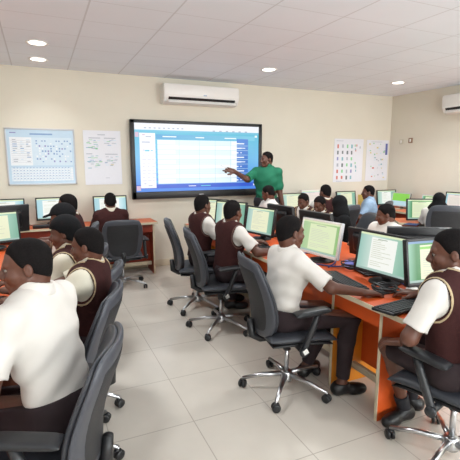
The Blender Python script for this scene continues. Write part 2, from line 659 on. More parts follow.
def person(name_label, at, heading, s=1.0, lean=12, side=0, twist=0, head=(0, -8), head_shift=(0, 0, 0), lh=None, rh=None,
           lknee=None, rknee=None, lfoot=None, rfoot=None, ldir=None, rdir=None, outfit='vest', top=SHIRT, legs='trousers', hat=None,
           res=0.008, seat=0.487, stand=False, skin=SKIN, hand_f=None, hands=True, group=None, point=False, elbows=(None, None), sleeve=0.78, lower=True, collar=None, trim=None, big_head=1.0):
    """A whole figure; world targets (hands, knees, feet) are turned into its own frame. head = (yaw, pitch) in degrees."""
    root = thing('person', name_label, 'person', (at[0], at[1], 0), heading, group)
    ch, sh = math.cos(heading), math.sin(heading)

    def loc(p, d=None):
        if p is None:
            return None if d is None else np.array(d, float)
        x, y = p[0] - at[0], p[1] - at[1]
        return np.array([x * ch + y * sh, -x * sh + y * ch, p[2]])

    def ldirn(d):
        return np.array([d[0] * ch + d[1] * sh, -d[0] * sh + d[1] * ch, d[2]])
    la, sa, tw = math.radians(lean), math.radians(side), math.radians(twist)
    up = unit([math.sin(sa), math.sin(la) * math.cos(sa), math.cos(la) * math.cos(sa)])
    P = np.array([0, 0, (0.88 * s if stand else seat + 0.09 * s)])
    fwd = unit(np.array([0, 1, 0]) - up * up[1])
    right = np.cross(fwd, up)
    r2 = right * math.cos(tw) + fwd * math.sin(tw)
    f2 = np.cross(up, r2)
    waist = P + up * 0.16 * s
    chest = P + up * 0.31 * s + f2 * 0.012 * s
    c7 = P + up * 0.455 * s - f2 * 0.012 * s
    shz = P + up * 0.415 * s
    S = {1: shz + r2 * 0.158 * s, -1: shz - r2 * 0.158 * s}
    hy, hp_ = math.radians(head[0]), math.radians(head[1])
    bend = math.atan2(up[1], up[2])
    hc = c7 + up * 0.065 * s + np.array([0, 1, 0]) * 0.022 * s + np.array([0, 0, 1]) * 0.062 * s + np.array(head_shift)
    R = rot_zx(hy, hp_)
    hs = 0.92 * (0.55 + 0.45 * s) * big_head

    def H(x, y, z):
        return hc + R @ (np.array([x, y, z]) * hs)

    def HE(c, r, k=0.02):
        return el(H(*c), np.array(r) * hs, R, k * hs)

    def HR(a, b, ra, rb=None, k=0.015):
        return rc(H(*a), H(*b), ra * hs, (ra if rb is None else rb) * hs, k * hs)
    hw_ = (at[0] + hc[0] * ch - hc[1] * sh, at[1] + hc[0] * sh + hc[1] * ch, hc[2])
    HEADS.append((name_label, hw_))
    # --- torso and neck
    torso = [
        rc(P + r2 * 0.0, waist, 0.150 * s, 0.128 * s, 0.04, f2, 0.74),
        rc(waist, chest, 0.128 * s, 0.155 * s, 0.05, f2, 0.72),
        rc(chest - r2 * 0.03 * s, chest + r2 * 0.03 * s, 0.128 * s, None, 0.05, f2, 0.78),
        rc(S[-1] - up * 0.015 * s, S[1] - up * 0.015 * s, 0.058 * s, None, 0.06),
        rc(c7 - r2 * 0.045 * s - up * 0.02 * s, c7 + r2 * 0.045 * s - up * 0.02 * s, 0.055 * s, None, 0.06),
    ]
    neck = [rc(c7 - up * 0.02 * s, H(0, -0.028, -0.055), 0.055 * s, 0.050 * hs, 0.03)]
    headp = [
        HE((0, -0.014, 0.032), (0.072, 0.094, 0.083), 0.02),
        HE((0, 0.026, -0.035), (0.056, 0.062, 0.074), 0.03),
        HE((0, -0.045, -0.026), (0.056, 0.054, 0.071), 0.03),
        HR((-0.006, 0.066, -0.097), (0.006, 0.066, -0.097), 0.021),
        HR((-0.050, 0.0, -0.052), (-0.018, 0.052, -0.094), 0.020),
        HR((0.050, 0.0, -0.052), (0.018, 0.052, -0.094), 0.020),
        HE((-0.036, 0.056, -0.028), (0.026, 0.026, 0.026)),
        HE((0.036, 0.056, -0.028), (0.026, 0.026, 0.026)),
        HR((-0.030, 0.074, 0.024), (0.030, 0.074, 0.024), 0.0125),
    ]
    face_ = [
        HR((0, 0.084, 0.012), (0, 0.104, -0.026), 0.008, 0.0135, 0.012),
        HR((-0.013, 0.094, -0.034), (0.013, 0.094, -0.034), 0.0105, None, 0.010),
        HR((-0.017, 0.086, -0.058), (0.017, 0.086, -0.058), 0.0105, None, 0.007),
        HR((-0.015, 0.083, -0.073), (0.015, 0.083, -0.073), 0.0105, None, 0.007),
        HE((-0.077, -0.012, -0.008), (0.010, 0.0185, 0.030), 0.008),
        HE((0.077, -0.012, -0.008), (0.010, 0.0185, 0.030), 0.008),
    ]
    sockets = [HE((sx * 0.030, 0.094, 0.002), (0.017, 0.014, 0.011)) for sx in (-1, 1)]
    # --- arms
    arms, upper, handp = [], [], []
    ends = {}
    UA, FA = 0.265 * s, 0.235 * s
    for sd, tgt in ((1, rh), (-1, lh)):
        d = np.array([sd * 0.13, 0.40 * s, 0.80])
        if stand:
            d = np.array([sd * 0.25, 0.05, 0.80 * s])
        w = loc(tgt, d)
        ep = elbows[0 if sd < 0 else 1]
        pole = ldirn(ep) if ep is not None else np.array([sd * 0.5, -0.4, -1.0])
        E_, w = ik(S[sd], w, UA, FA, pole)
        ends[sd] = (S[sd], E_, w)
        upper.append(rc(S[sd], E_, 0.050 * s, 0.039 * s, 0.03))
        arms.append(rc(E_, w, 0.040 * s, 0.026 * s, 0.02))
        if hands:
            hf = ldirn(hand_f[sd]) if hand_f and sd in hand_f else unit(unit(w - E_) * np.array([1, 1, 0.25]))
            handp += hand_prims(w, hf, np.array([0, 0, -1.0]) if not point or sd < 0 else ldirn((0, 0.6, -0.6)), np.array([-sd, 0.0, 0.0]), 1.06 * s, point=point and sd == point)
    # --- legs
    thighs, shins, shoes = [], [], []
    TH, SHN = 0.42 * s, 0.40 * s
    foot = {}
    for sd, kn, ft, fd in ((1, rknee, rfoot, rdir), (-1, lknee, lfoot, ldir)):
        hip = P + np.array([sd * 0.085 * s, 0.0, -0.01 * s])
        if stand:
            k_ = hip + np.array([sd * 0.01, 0.01, -TH])
            a_ = np.array([k_[0], -0.01, 0.085])
        else:
            k_ = loc(kn, (sd * 0.11, 0.40 * s, seat + 0.05))
            a_ = loc(ft, (sd * 0.11, 0.36 * s, 0.085))
        fdir = ldirn(fd) if fd is not None else np.array([sd * 0.12, 1, 0])
        fdir = unit(fdir)
        thighs.append(rc(hip, k_, 0.082 * s, 0.056 * s, 0.03))
        shins.append(rc(k_, k_ + (a_ - k_) * 0.35 - fdir * 0.012, 0.052 * s, 0.050 * s, 0.02))
        shins.append(rc(k_ + (a_ - k_) * 0.35 - fdir * 0.012, a_, 0.050 * s, 0.034 * s, 0.02))
        foot[sd] = (k_, a_, fdir)
    feet = []
    for sd in foot:
        k_, a_, fd = foot[sd]
        heel = np.array([a_[0], a_[1], 0.045]) - fd * 0.03
        toe = np.array([a_[0], a_[1], 0.032]) + fd * 0.145 * s
        feet.append(rc(heel, toe, 0.034, 0.026, 0.03))
        feet.append(rc(a_, heel, 0.034 * s, 0.034, 0.03))
    # --- the body: one continuous skin
    prims = torso + neck + headp + face_ + upper + arms + handp + (thighs + shins + feet if lower else [])
    lo, hi = bounds(prims)
    F = Field(lo - 0.03, hi + 0.03, res)
    for p in torso:
        F.add(p, -0.006)
    for p in neck + headp + face_:
        F.add(p)
    for p in upper + arms:
        F.add(p)
    for p in handp:
        F.add(p, 0.0006 if res < 0.006 else 0.0025)
    if lower:
        for p in thighs + shins + feet:
            F.add(p, -0.004)
    for p in sockets:
        F.carve(p, 0.008)
    for sx in (-1, 1):
        F.carve(HE((sx * 0.0885, -0.008, -0.003), (0.006, 0.010, 0.018)), 0.004)
    F.mesh('body', skin, root)
    # --- eyes
    for sx in (-1, 1):
        mb = MB()
        c = H(sx * 0.029, 0.0755, 0.001)
        rr = 0.0115 * hs
        bmesh.ops.create_uvsphere(mb.bm, u_segments=14, v_segments=10, radius=rr)
        mb.slot(EYEW)
        mb.slot(EYEB)
        for f in mb.bm.faces:
            f.smooth = True
            if f.calc_center_median().normalized().z > 0.5:
                f.material_index = 1
        Rm = Matrix(R.tolist()) @ Matrix.Rotation(math.radians(-90), 3, 'X')
        bmesh.ops.transform(mb.bm, matrix=Matrix.Translation(c) @ Rm.to_4x4(), verts=mb.bm.verts)
        mb.obj('eye', root)
    # --- hair, cap, scarf
    hf_ = min(res, 0.006)
    hair_p = [HE((0, -0.015, 0.034), (0.0755, 0.0975, 0.0875), 0.02), HE((0, -0.045, -0.028), (0.058, 0.056, 0.074), 0.03)]

    def in_head(F_):
        g = F_.all()
        q = [g[i] - hc[i] for i in range(3)]
        return [sum(q[i] * R[i, j] for i in range(3)) / hs for j in range(3)]
    lo, hi = bounds(hair_p)
    Fh = Field(lo - 0.02, hi + 0.02, hf_)
    for p in hair_p:
        Fh.add(p, 0.002)
    x, y, z = in_head(Fh)
    line = np.interp(y, [-0.12, -0.085, -0.03, -0.005, 0.012, 0.035, 0.05, 0.075, 0.1], [-0.098, -0.092, -0.05, -0.024, -0.015, 0.028, 0.055, 0.068, 0.075])
    Fh.v = Fh.v + (0.0075 * np.clip(1 - (z - line) / 0.055, 0, 1) ** 1.5).astype(np.float32)
    Fh.v = np.maximum(Fh.v, ((line - z) * hs * 0.8).astype(np.float32))
    Fh.mesh('hair', HAIR, root)
    if hat in ('cap', 'beanie'):
        hp2 = [HE((0, -0.014, 0.036), (0.082, 0.104, 0.092), 0.02)]
        if hat == 'beanie':
            hp2.append(HE((0, -0.05, -0.015), (0.074, 0.066, 0.085), 0.03))
        lo, hi = bounds(hp2)
        Fh = Field(lo - 0.12, hi + 0.12, hf_)
        for p in hp2:
            Fh.add(p, 0.004)
        x, y, z = in_head(Fh)
        line = np.interp(y, [-0.12, -0.03, 0.0, 0.04, 0.1], [-0.09, -0.05, 0.01, 0.042, 0.05] if hat == 'beanie' else [0.0, 0.02, 0.03, 0.04, 0.045])
        Fh.v = np.maximum(Fh.v, ((line - z) * hs * 0.8).astype(np.float32))
        if hat == 'cap':
            for tx in (-0.045, -0.015, 0.015, 0.045):
                Fh.add(rc(H(tx * 0.9, 0.07, 0.05), H(tx * 0.8, 0.155 - abs(tx) * 0.5, 0.038), 0.011, 0.008, 0.012))
        Fh.mesh('knit_hat' if hat == 'beanie' else 'cap', HATM, root)
    if hat == 'scarf':
        hp2 = [HE((0, -0.016, 0.03), (0.085, 0.105, 0.098), 0.03), HE((0, -0.025, -0.06), (0.078, 0.085, 0.08), 0.04),
               rc(H(0, -0.03, -0.10), c7 - up * 0.02, 0.075 * s, 0.095 * s, 0.05), rc(c7 - r2 * 0.06, c7 + r2 * 0.06, 0.08 * s, None, 0.05)]
        lo, hi = bounds(hp2)
        Fh = Field(lo - 0.03, hi + 0.03, hf_)
        for p in hp2:
            Fh.add(p, 0.004)
        Fh.carve(HE((0, 0.095, -0.02), (0.058, 0.05, 0.078)), 0.02)
        Fh.mesh('headscarf', HATM, root)
    # --- shirt
    cr = min(res, 0.007)
    sl = []
    for sd in (1, -1):
        S_, E_, w = ends[sd]
        e = S_ + (E_ - S_) * sleeve
        sl.append((S_, e, unit(E_ - S_)))
    sp_ = torso + [rc(a, b, 0.052 * s, 0.056 * s, 0.03) for a, b, d in sl]
    lo, hi = bounds(sp_, 0.02)
    Fs = Field(lo - 0.02, hi + 0.02, cr)
    for p, q in zip(torso, (0.013, 0.022, 0.012, 0.009, 0.009) if outfit != 'vest' else (0.010,) * 5):
        Fs.add(p, q)
    for p in sp_[len(torso):]:
        Fs.add(p, 0.007)
    for a, b, d in sl:
        Fs.cut(b, d, 0.10 * s)
    g = Fs.all()
    # cloth folds: soft ridges, stronger towards the waist
    lu = sum((g[i] - P[i]) * up[i] for i in range(3)) / s
    lr = sum((g[i] - P[i]) * r2[i] for i in range(3)) / s
    lf = sum((g[i] - P[i]) * f2[i] for i in range(3)) / s
    seed_ = (at[0] * 7 + at[1] * 13) % 6.28
    fold = np.sin(lu * 58 + 3.0 * np.sin(lr * 11 + seed_) + lf * 17 + seed_) + 0.7 * np.sin(lu * 31 - lr * 37 + lf * 26 + 2 * np.sin(lf * 14 + seed_))
    Fs.v = Fs.v + (fold * (0.0062 - 0.0046 * np.clip((lu - 0.05) / 0.4, 0, 1)) * s).astype(np.float32)
    hem = P - up * (0.01 if not stand else 0.10) * s
    Fs.cut(hem, -up)
    # neck opening
    qn = np.sqrt(sum((g[i] - c7[i] - f2[i] * 0.02 * s) ** 2 for i in range(3)))
    Fs.v = np.maximum(Fs.v, (0.058 * s - qn).astype(np.float32))
    Fs.mesh('polo_shirt' if top is GREENS else 'shirt', top, root)
    # collar: a folded band around the neck, open in front
    na = unit(H(0, -0.028, -0.055) - c7)
    c0, ctop = c7 + na * 0.012 * s, c7 + na * 0.066 * s
    cp = [rc(c0, ctop, 0.080 * s, 0.064 * s, 0.01)]
    lo, hi = bounds(cp)
    Fc = Field(lo - 0.02, hi + 0.02, min(res, 0.005))
    Fc.add(cp[0])
    Fc.cut(ctop, unit(na - f2 * 0.25))
    Fc.cut(c0 - na * 0.012 * s, -na)
    g = Fc.all()
    rx = sum((g[i] - c7[i]) * r2[i] for i in range(3))
    ry = sum((g[i] - c7[i]) * f2[i] for i in range(3))
    rz_ = sum((g[i] - c0[i]) * na[i] for i in range(3))
    vee = np.where(ry > 0, (rz_ * 0.5 + 0.010 * s) - np.abs(rx), -1)
    Fc.v = np.maximum(Fc.v, vee.astype(np.float32))
    ax = rc(c7 - na * 0.1, ctop + na * 0.1, 0.054 * s)
    Fc.v = np.maximum(Fc.v, -prim_dist(ax, g, 0))
    Fc.mesh('collar', collar or top, root)
    # --- knitted vest with striped armholes
    if outfit == 'vest':
        def vest_region(g_):
            r = np.full(np.broadcast(*g_).shape, 1.0, np.float32)
            for sd in (1, -1):
                S_ = S[sd] + r2 * sd * 0.045 * s - up * 0.035 * s
                q = [g_[i] - S_[i] for i in range(3)]
                d_ = sum(q[i] * up[i] for i in range(3)) * 0.72
                dx = sum(q[i] * r2[i] for i in range(3)) * sd
                df = sum(q[i] * f2[i] for i in range(3))
                dd = np.sqrt(d_ ** 2 + np.minimum(dx, 0) ** 2 * 1.0 + df ** 2)
                r = np.minimum(r, dd - 0.076 * s)
            fx = sum((g_[i] - c7[i]) * r2[i] for i in range(3))
            fy = sum((g_[i] - c7[i]) * f2[i] for i in range(3))
            fz = sum((g_[i] - c7[i]) * up[i] for i in range(3))
            vneck = np.where(fy > 0.0, (np.abs(fx) - (fz + 0.22 * s) * 0.36) * 0.9, 1.0)
            ring = np.sqrt(fx ** 2 + (fy - 0.015 * s) ** 2 + (fz * 0.8) ** 2) - 0.083 * s
            return np.minimum(np.minimum(r, vneck), ring)
        for nm, m_, inf in (('vest', VEST, 0.022), ('vest_trim', trim or TRIMM, 0.025)):
            lo, hi = bounds(torso, 0.03)
            Fv = Field(lo - 0.02, hi + 0.02, cr if nm == 'vest' else min(cr, 0.0055))
            for p in torso:
                Fv.add(p, inf)
            Fv.cut(P + up * 0.0 * s, -up)
            g = Fv.all()
            r = vest_region(g)
            if nm == 'vest':
                Fv.v = np.maximum(Fv.v, -r)
            else:
                Fv.v = np.maximum(np.maximum(Fv.v, 0.004 - r), r - 0.0135)
                # only a shell, so the trim is a strip lying on the vest
                Fi = Field(lo - 0.02, hi + 0.02, min(cr, 0.0055))
                for p in torso:
                    Fi.add(p, inf - 0.012)
                Fv.v = np.maximum(Fv.v, -Fi.v)
            Fv.mesh(nm, m_, root)
    # --- legs
    if lower:
        tp = [rc(P + np.array([-0.06 * s, 0, 0]), P + np.array([0.06 * s, 0, 0]), 0.112 * s, None, 0.05)] + thighs + (shins if legs != 'shorts' else [])
        lo, hi = bounds(tp, 0.02)
        Ft = Field(lo - 0.02, hi + 0.02, cr)
        for p in tp:
            Ft.add(p, 0.012)
        Ft.cut(P + up * 0.06 * s, up)
        for sd in foot:
            k_, a_, fd = foot[sd]
            if legs == 'shorts':
                hip = P + np.array([sd * 0.085 * s, 0, 0])
                Ft.cut(hip + (k_ - hip) * 0.87, unit(k_ - hip), 0.14)
            else:
                Ft.cut(a_ + (k_ - a_) * 0.06, unit(a_ - k_), 0.10)
        Ft.mesh('shorts' if legs == 'shorts' else 'trousers', DARKT if stand else TROUS, root)
        for sd in foot:
            k_, a_, fd = foot[sd]
            heel = np.array([a_[0], a_[1], 0.048]) - fd * 0.034
            toe = np.array([a_[0], a_[1], 0.040]) + fd * 0.155 * s
            sp2 = [rc(heel, toe, 0.040, 0.033, 0.03), rc(a_ - np.array([0, 0, 0.01]), heel, 0.042, 0.04, 0.03), rc(toe - fd * 0.06, toe - fd * 0.03, 0.040, 0.038, 0.02)]
            lo, hi = bounds(sp2)
            Fo = Field(lo - 0.02, hi + 0.02, cr)
            for p in sp2:
                Fo.add(p)
            Fo.cut((0, 0, 0.004), (0, 0, -1))
            Fo.cut((a_[0], a_[1], 0.092), (0, 0, 1))
            Fo.mesh('shoe', SHOE, root)
            if legs == 'shorts':
                kk = rc(a_, a_ + (k_ - a_) * 0.25, 0.040 * s, 0.045 * s)
                lo, hi = bounds([kk])
                Fk = Field(lo - 0.02, hi + 0.02, cr)
                Fk.add(kk)
                Fk.cut(a_ + (k_ - a_) * 0.22, unit(k_ - a_))
                Fk.mesh('sock', SOCK, root)
    return root


# ------------------------------------------------------------------ the room
X0, X1, Y0, Y1, ZC = -2.8, 6.11, -2.5, 6.11, 2.765


def slab(name, c, s, m):
    return struct(MB().box(c, s, m).obj(name))


slab('floor', ((X0 + X1) / 2, (Y0 + Y1) / 2, -0.05), (X1 - X0 + 0.4, Y1 - Y0 + 0.4, 0.1), FLOOR)
slab('ceiling', ((X0 + X1) / 2, (Y0 + Y1) / 2, ZC + 0.05), (X1 - X0 + 0.4, Y1 - Y0 + 0.4, 0.1), CEIL)
slab('wall_front', ((X0 + X1) / 2, Y1 + 0.06, ZC / 2), (X1 - X0 + 0.24, 0.12, ZC), WALL)
slab('wall_right', (X1 + 0.06, (Y0 + Y1) / 2, ZC / 2), (0.12, Y1 - Y0, ZC), WALL)


def windowed_wall(name, along, fixed, a0, a1, openings, z0, z1):
    """A wall with rectangular openings, along 'x' or 'y'."""
    mb = MB()

    def bit(p0, p1, q0, q1):
        c, s = (p0 + p1) / 2, p1 - p0
        if along == 'x':
            mb.box((c, fixed, (q0 + q1) / 2), (s, 0.12, q1 - q0), WALL)
        else:
            mb.box((fixed, c, (q0 + q1) / 2), (0.12, s, q1 - q0), WALL)
    bit(a0, a1, 0, z0)
    bit(a0, a1, z1, ZC)
    prev = a0
    for o0, o1 in openings:
        bit(prev, o0, z0, z1)
        prev = o1
    bit(prev, a1, z0, z1)
    return struct(mb.obj(name))


windowed_wall('wall_back', 'x', Y0 - 0.06, X0 - 0.1, X1 + 0.1, [(-2.05, -0.35), (0.75, 2.45), (3.55, 5.25)], 0.9, 2.2)
windowed_wall('wall_left', 'y', X0 - 0.06, Y0, Y1, [(-1.4, 0.2), (1.4, 3.0)], 1.0, 2.2)

struct(MB().box(((X0 + X1) / 2, Y1 - 0.006, 0.05), (X1 - X0, 0.012, 0.1), BASEB, 0.003).obj('baseboard_front'))
struct(MB().box((X1 - 0.006, (Y0 + Y1) / 2, 0.05), (0.012, Y1 - Y0 - 0.03, 0.1), BASEB, 0.003).obj('baseboard_right'))

# ------------------------------------------------------------------ ceiling lights
LAMP = glow('lamp_diffuser', (255, 250, 238), 6.0)


def downlight(x, y, label, power=7):
    t = thing('ceiling_downlight', label, 'ceiling light', (x, y, ZC), 0, 'recessed round downlights')
    MB().lathe([(0.082, 0.0), (0.108, 0.0), (0.110, -0.004), (0.100, -0.009), (0.084, -0.007), (0.082, 0.0)], WHITEP, n=32).obj('trim_ring', t)
    MB().lathe([(0.0005, -0.001), (0.081, -0.001), (0.081, -0.005), (0.0005, -0.006)], LAMP, n=32).obj('diffuser', t)
    l = bpy.data.lights.new('downlight_beam', 'AREA')
    l.shape = 'DISK'
    l.size = 0.15
    l.energy = power
    l.spread = math.radians(105)
    l.color = (0.95, 0.98, 1.0)
    o = bpy.data.objects.new('downlight_beam', l)
    link(o)
    o.location = (x, y, ZC - 0.012)


downlight(0.07, 4.85, 'round recessed downlight above the pale blue chart, farther from the chart wall of the pair')
downlight(0.08, 5.61, 'round recessed downlight above the pale blue chart, closer to the chart wall of the pair', 2)
downlight(2.82, 4.99, 'round recessed downlight in the ceiling above the teacher in green')
downlight(5.08, 4.99, 'round recessed downlight near the corner with the bare side wall')

# ------------------------------------------------------------------ wall things


def air_conditioner(loc, rz, w, h, label):
    d = 0.22
    t = thing('air_conditioner', label, 'air conditioner', loc, rz)
    mb = MB()
    prof = [(0.0, 0.0), (0.10, 0.0), (0.175, 0.028), (0.205, 0.075), (d, 0.13), (d, h - 0.03), (d - 0.025, h), (0.0, h)]
    rings = []
    for x in (-w / 2, -w / 2 + 0.012, w / 2 - 0.012, w / 2):
        sc = 0.965 if abs(x) == w / 2 else 1.0
        rings.append([mb.bm.verts.new((x, p * sc, h / 2 + (q - h / 2) * sc)) for p, q in prof])
    fs = []
    for a, b in zip(rings, rings[1:]):
        for k in range(len(prof)):
            fs.append(mb.bm.faces.new((a[k], a[(k + 1) % len(prof)], b[(k + 1) % len(prof)], b[k])))
    fs += [mb.bm.faces.new(rings[0][::-1]), mb.bm.faces.new(rings[-1])]
    mb._paint(fs, WHITEP, False)
    bmesh.ops.recalc_face_normals(mb.bm, faces=mb.bm.faces)
    mb.obj('casing', t)
    MB().box((0, d + 0.002, h * 0.68), (w - 0.03, 0.006, h * 0.56), WHITEP, 0.003).obj('front_panel', t)
    rx = Matrix.Rotation(math.radians(-52), 3, 'X')
    o = MB()
    o.box((0, 0.196, 0.060), (w - 0.13, 0.012, 0.060), BLACKP, rot=Matrix.Rotation(math.radians(-30), 3, 'X'))
    for x in np.linspace(-w / 2 + 0.12, w / 2 - 0.12, 14):
        o.box((x, 0.203, 0.060), (0.004, 0.010, 0.056), PANEL, rot=Matrix.Rotation(math.radians(-30), 3, 'X'))
    o.obj('air_outlet', t)
    MB().box((0, 0.212, 0.030), (w - 0.11, 0.050, 0.008), WHITEP, 0.002, rot=rx).obj('louvre_flap', t)
    g = MB()
    g.box((-0.03, d + 0.0065, h * 0.46), (0.05, 0.003, 0.012), mat('grey_print', (150, 170, 200), 0.4))
    g.obj('badge', t)
    return t


air_conditioner((2.245, Y1, 2.395), math.pi, 1.16, 0.27, 'long white split air conditioner mounted above the big display')
air_conditioner((X1, 4.28, 2.32), math.pi / 2, 1.15, 0.285, 'white air conditioner cut by the picture edge on the bare side wall')
tag(MB().tube([(2.06, Y1 - 0.02, 2.66), (2.05, Y1 - 0.03, 2.685), (2.0, Y1 - 0.03, 2.69), (1.97, Y1 - 0.02, 2.66)], 0.006, BLACKP).obj('refrigerant_pipe'),
    'thin dark pipe looping out on top of the long air conditioner', 'pipe')

# ------------------------------------------------------------------ pictures on displays


def layout(mb, w, h, y, items, zc=0.0):
    """items: (u0, u1, v0, v1, material, layer) in the viewer's frame, u to the viewer's right and v upward."""
    for u0, u1, v0, v1, m, l in items:
        mb.rect((0.5 - u1) * w, (0.5 - u0) * w, zc + (v0 - 0.5) * h, zc + (v1 - 0.5) * h, y + 0.0006 * l, m)


PG = {
    'cream': glow('page_cream', (238, 240, 205), 0.92), 'white': glow('page_white', (244, 246, 240), 0.95), 'pale': glow('page_pale', (226, 238, 196), 0.92),
    'ink': glow('page_ink', (219, 223, 203), 0.85), 'dark': glow('page_dark_ink', (165, 178, 160), 0.85), 'bar': glow('task_bar', (176, 205, 196), 0.8),
    'blue': glow('tool_bar_blue', (120, 160, 205), 0.85), 'lime': glow('lime_picture', (140, 214, 84), 0.9), 'sky': glow('sky_bar', (190, 222, 232), 0.9),
    'pink': glow('page_rose', (240, 226, 220), 0.92),
}
BG = {
    'teal': glow_ramp('desktop_teal', [(0.0, (126, 180, 156)), (0.25, (166, 210, 190)), (0.72, (216, 236, 226)), (1.0, (160, 206, 194))], 0, 0.85),
    'green': glow_ramp('desktop_green', [(0.0, (150, 196, 128)), (0.5, (205, 226, 170)), (1.0, (176, 210, 160))], 0, 0.88),
    'deep': glow_ramp('desktop_deep_green', [(0.0, (110, 180, 90)), (0.6, (70, 160, 80)), (0.85, (50, 140, 70)), (1.0, (150, 206, 176))], 0, 0.85),
    'ice': glow_ramp('desktop_ice', [(0.0, (150, 205, 215)), (0.25, (215, 236, 240)), (1.0, (170, 214, 224))], 0, 0.92),
}


def screen_items(v):
    rnd = random.Random(hash(v) % 1 + len(v))
    bg, page, u0, u1 = {'m_white': ('teal', 'white', 0.24, 0.74), 'm_pale': ('green', 'pale', 0.20, 0.92), 'm_cream': ('teal', 'cream', 0.2, 0.82),
                        'm_tool': ('deep', 'cream', 0.22, 0.98), 'm_ice': ('ice', 'white', 0.16, 0.78), 'm_lime': ('green', 'lime', 0.0, 1.0), 'm_rose': ('ice', 'pink', 0.06, 0.97),
                        'm_dark': ('deep', 'pale', 0.14, 0.86)}[v]
    it = [(0, 1, 0, 1, BG[bg], 0)]
    if v == 'm_lime':
        return it + [(0, 1, 0.38, 1, PG['lime'], 1), (0, 1, 0.0, 0.38, PG['sky'], 1)]
    it += [(u0, u1, 0.07, 0.90, PG[page], 1), (0, 1, 0, 0.055, PG['bar'], 1), (0, 1, 0.945, 1, PG['blue' if v == 'm_tool' else 'pale'], 1)]
    if v == 'm_tool':
        it += [(0.22, 0.7, 0.80, 0.86, PG['lime'], 2)]
    z = 0.84
    while z > 0.16:
        if rnd.random() < 0.75:
            a = u0 + 0.06 * (u1 - u0)
            b = u0 + (u1 - u0) * (0.35 + 0.55 * rnd.random())
            it.append((a, b, z - 0.010, z + 0.006, PG['ink'], 2))
        z -= 0.052
    it.append((u0 + 0.25 * (u1 - u0), u0 + 0.62 * (u1 - u0), 0.855, 0.875, PG['dark'], 2))
    return it


def make_screen(v, w, h, y, zc, parent):
    mb = MB()
    layout(mb, w, h, y, screen_items(v), zc)
    return mb.obj('screen', parent)


def make_monitor(frame, v, tilt=9):
    """Desktop monitor, foot centred on the origin, face towards local +Y."""
    t = thing('computer_monitor', '', 'monitor')
    W, Hh, zc = 0.462, 0.302, 0.20
    MB().lathe([(0.001, 0.0), (0.105, 0.0), (0.108, 0.006), (0.100, 0.014), (0.04, 0.020), (0.001, 0.021)], BLACKP, c=(0, -0.03, 0), n=28).obj('stand_base', t)
    MB().box((0, -0.052, 0.09), (0.075, 0.026, 0.16), BLACKP, 0.008).obj('stand_neck', t)
    rx = (math.radians(tilt), 0, 0)
    hd = MB()
    hd.box((0, 0, 0), (W, 0.030, Hh), BLACKP if frame is not WHITEP else SILVERP, 0.006)
    h = hd.obj('back_cover', t, (0, -0.012, zc), rx)
    MB().pillow(lambda a, b, sd: Vector((a * 0.15, -0.018 - max(0, -sd) * 0.038, b * 0.10)), BLACKP if frame is not WHITEP else RIM, n=10, pw=8).obj('rear_hump', h)
    f = MB()
    bz = 0.016
    f.box((0, 0.017, Hh / 2 - bz / 2), (W, 0.010, bz), frame, 0.002)
    f.box((0, 0.017, -Hh / 2 + bz * 0.7), (W, 0.010, bz * 1.4), frame, 0.002)
    f.box((-W / 2 + bz / 2, 0.017, 0), (bz, 0.010, Hh), frame, 0.002)
    f.box((W / 2 - bz / 2, 0.017, 0), (bz, 0.010, Hh), frame, 0.002)
    f.obj('bezel_frame', h)
    s = make_screen(v, W - 2 * bz, Hh - 2.4 * bz, 0.0155, bz * 0.2, h)
    return t


MON = {}


def monitor(x, y, z, fx, fy, v, label, frame=None, group=None, scale=1.0):
    frame = frame or BLACKP
    key = (v, frame.name)
    if key not in MON:
        o = MON[key] = make_monitor(frame, v)
        o['label'] = label
        o.location, o.rotation_euler[2] = (x, y, z), face(fx, fy)
        o.scale = (scale,) * 3
    else:
        o = copy_tree(MON[key], label, (x, y, z), face(fx, fy), (scale,) * 3)
    if group:
        o['group'] = group
    elif 'group' in o:
        del o['group']
    return o


# ------------------------------------------------------------------ big display on the front wall
tvw, tvh = 2.09, 1.125
tv = thing('interactive_display', 'huge black-framed wall display with a blue and white table on screen', 'display', (2.245, Y1, 1.60), math.pi)
MB().box((0, 0.045, 0), (tvw, 0.07, tvh), BLACKP, 0.008).obj('housing', tv)
fr = MB()
bt, bb, bs = 0.045, 0.105, 0.055
fr.box((0, 0.088, tvh / 2 - bt / 2), (tvw, 0.022, bt), BLACKP, 0.004)
fr.box((0, 0.088, -tvh / 2 + bb / 2), (tvw, 0.022, bb), BLACKP, 0.004)
fr.box((-tvw / 2 + bs / 2, 0.088, 0), (bs, 0.022, tvh), BLACKP, 0.004)
fr.box((tvw / 2 - bs / 2, 0.088, 0), (bs, 0.022, tvh), BLACKP, 0.004)
fr.obj('frame', tv)
lg = MB()
for k in range(4):
    lg.box((0.042 - k * 0.017 - 0.017, 0.1005, -tvh / 2 + 0.045), (0.012, 0.002, 0.016), SILVERP)
lg.obj('maker_badge', tv)
MB().box((-tvw / 2 + 0.09, 0.1005, -tvh / 2 + 0.05), (0.03, 0.003, 0.014), RIM).obj('front_port', tv)
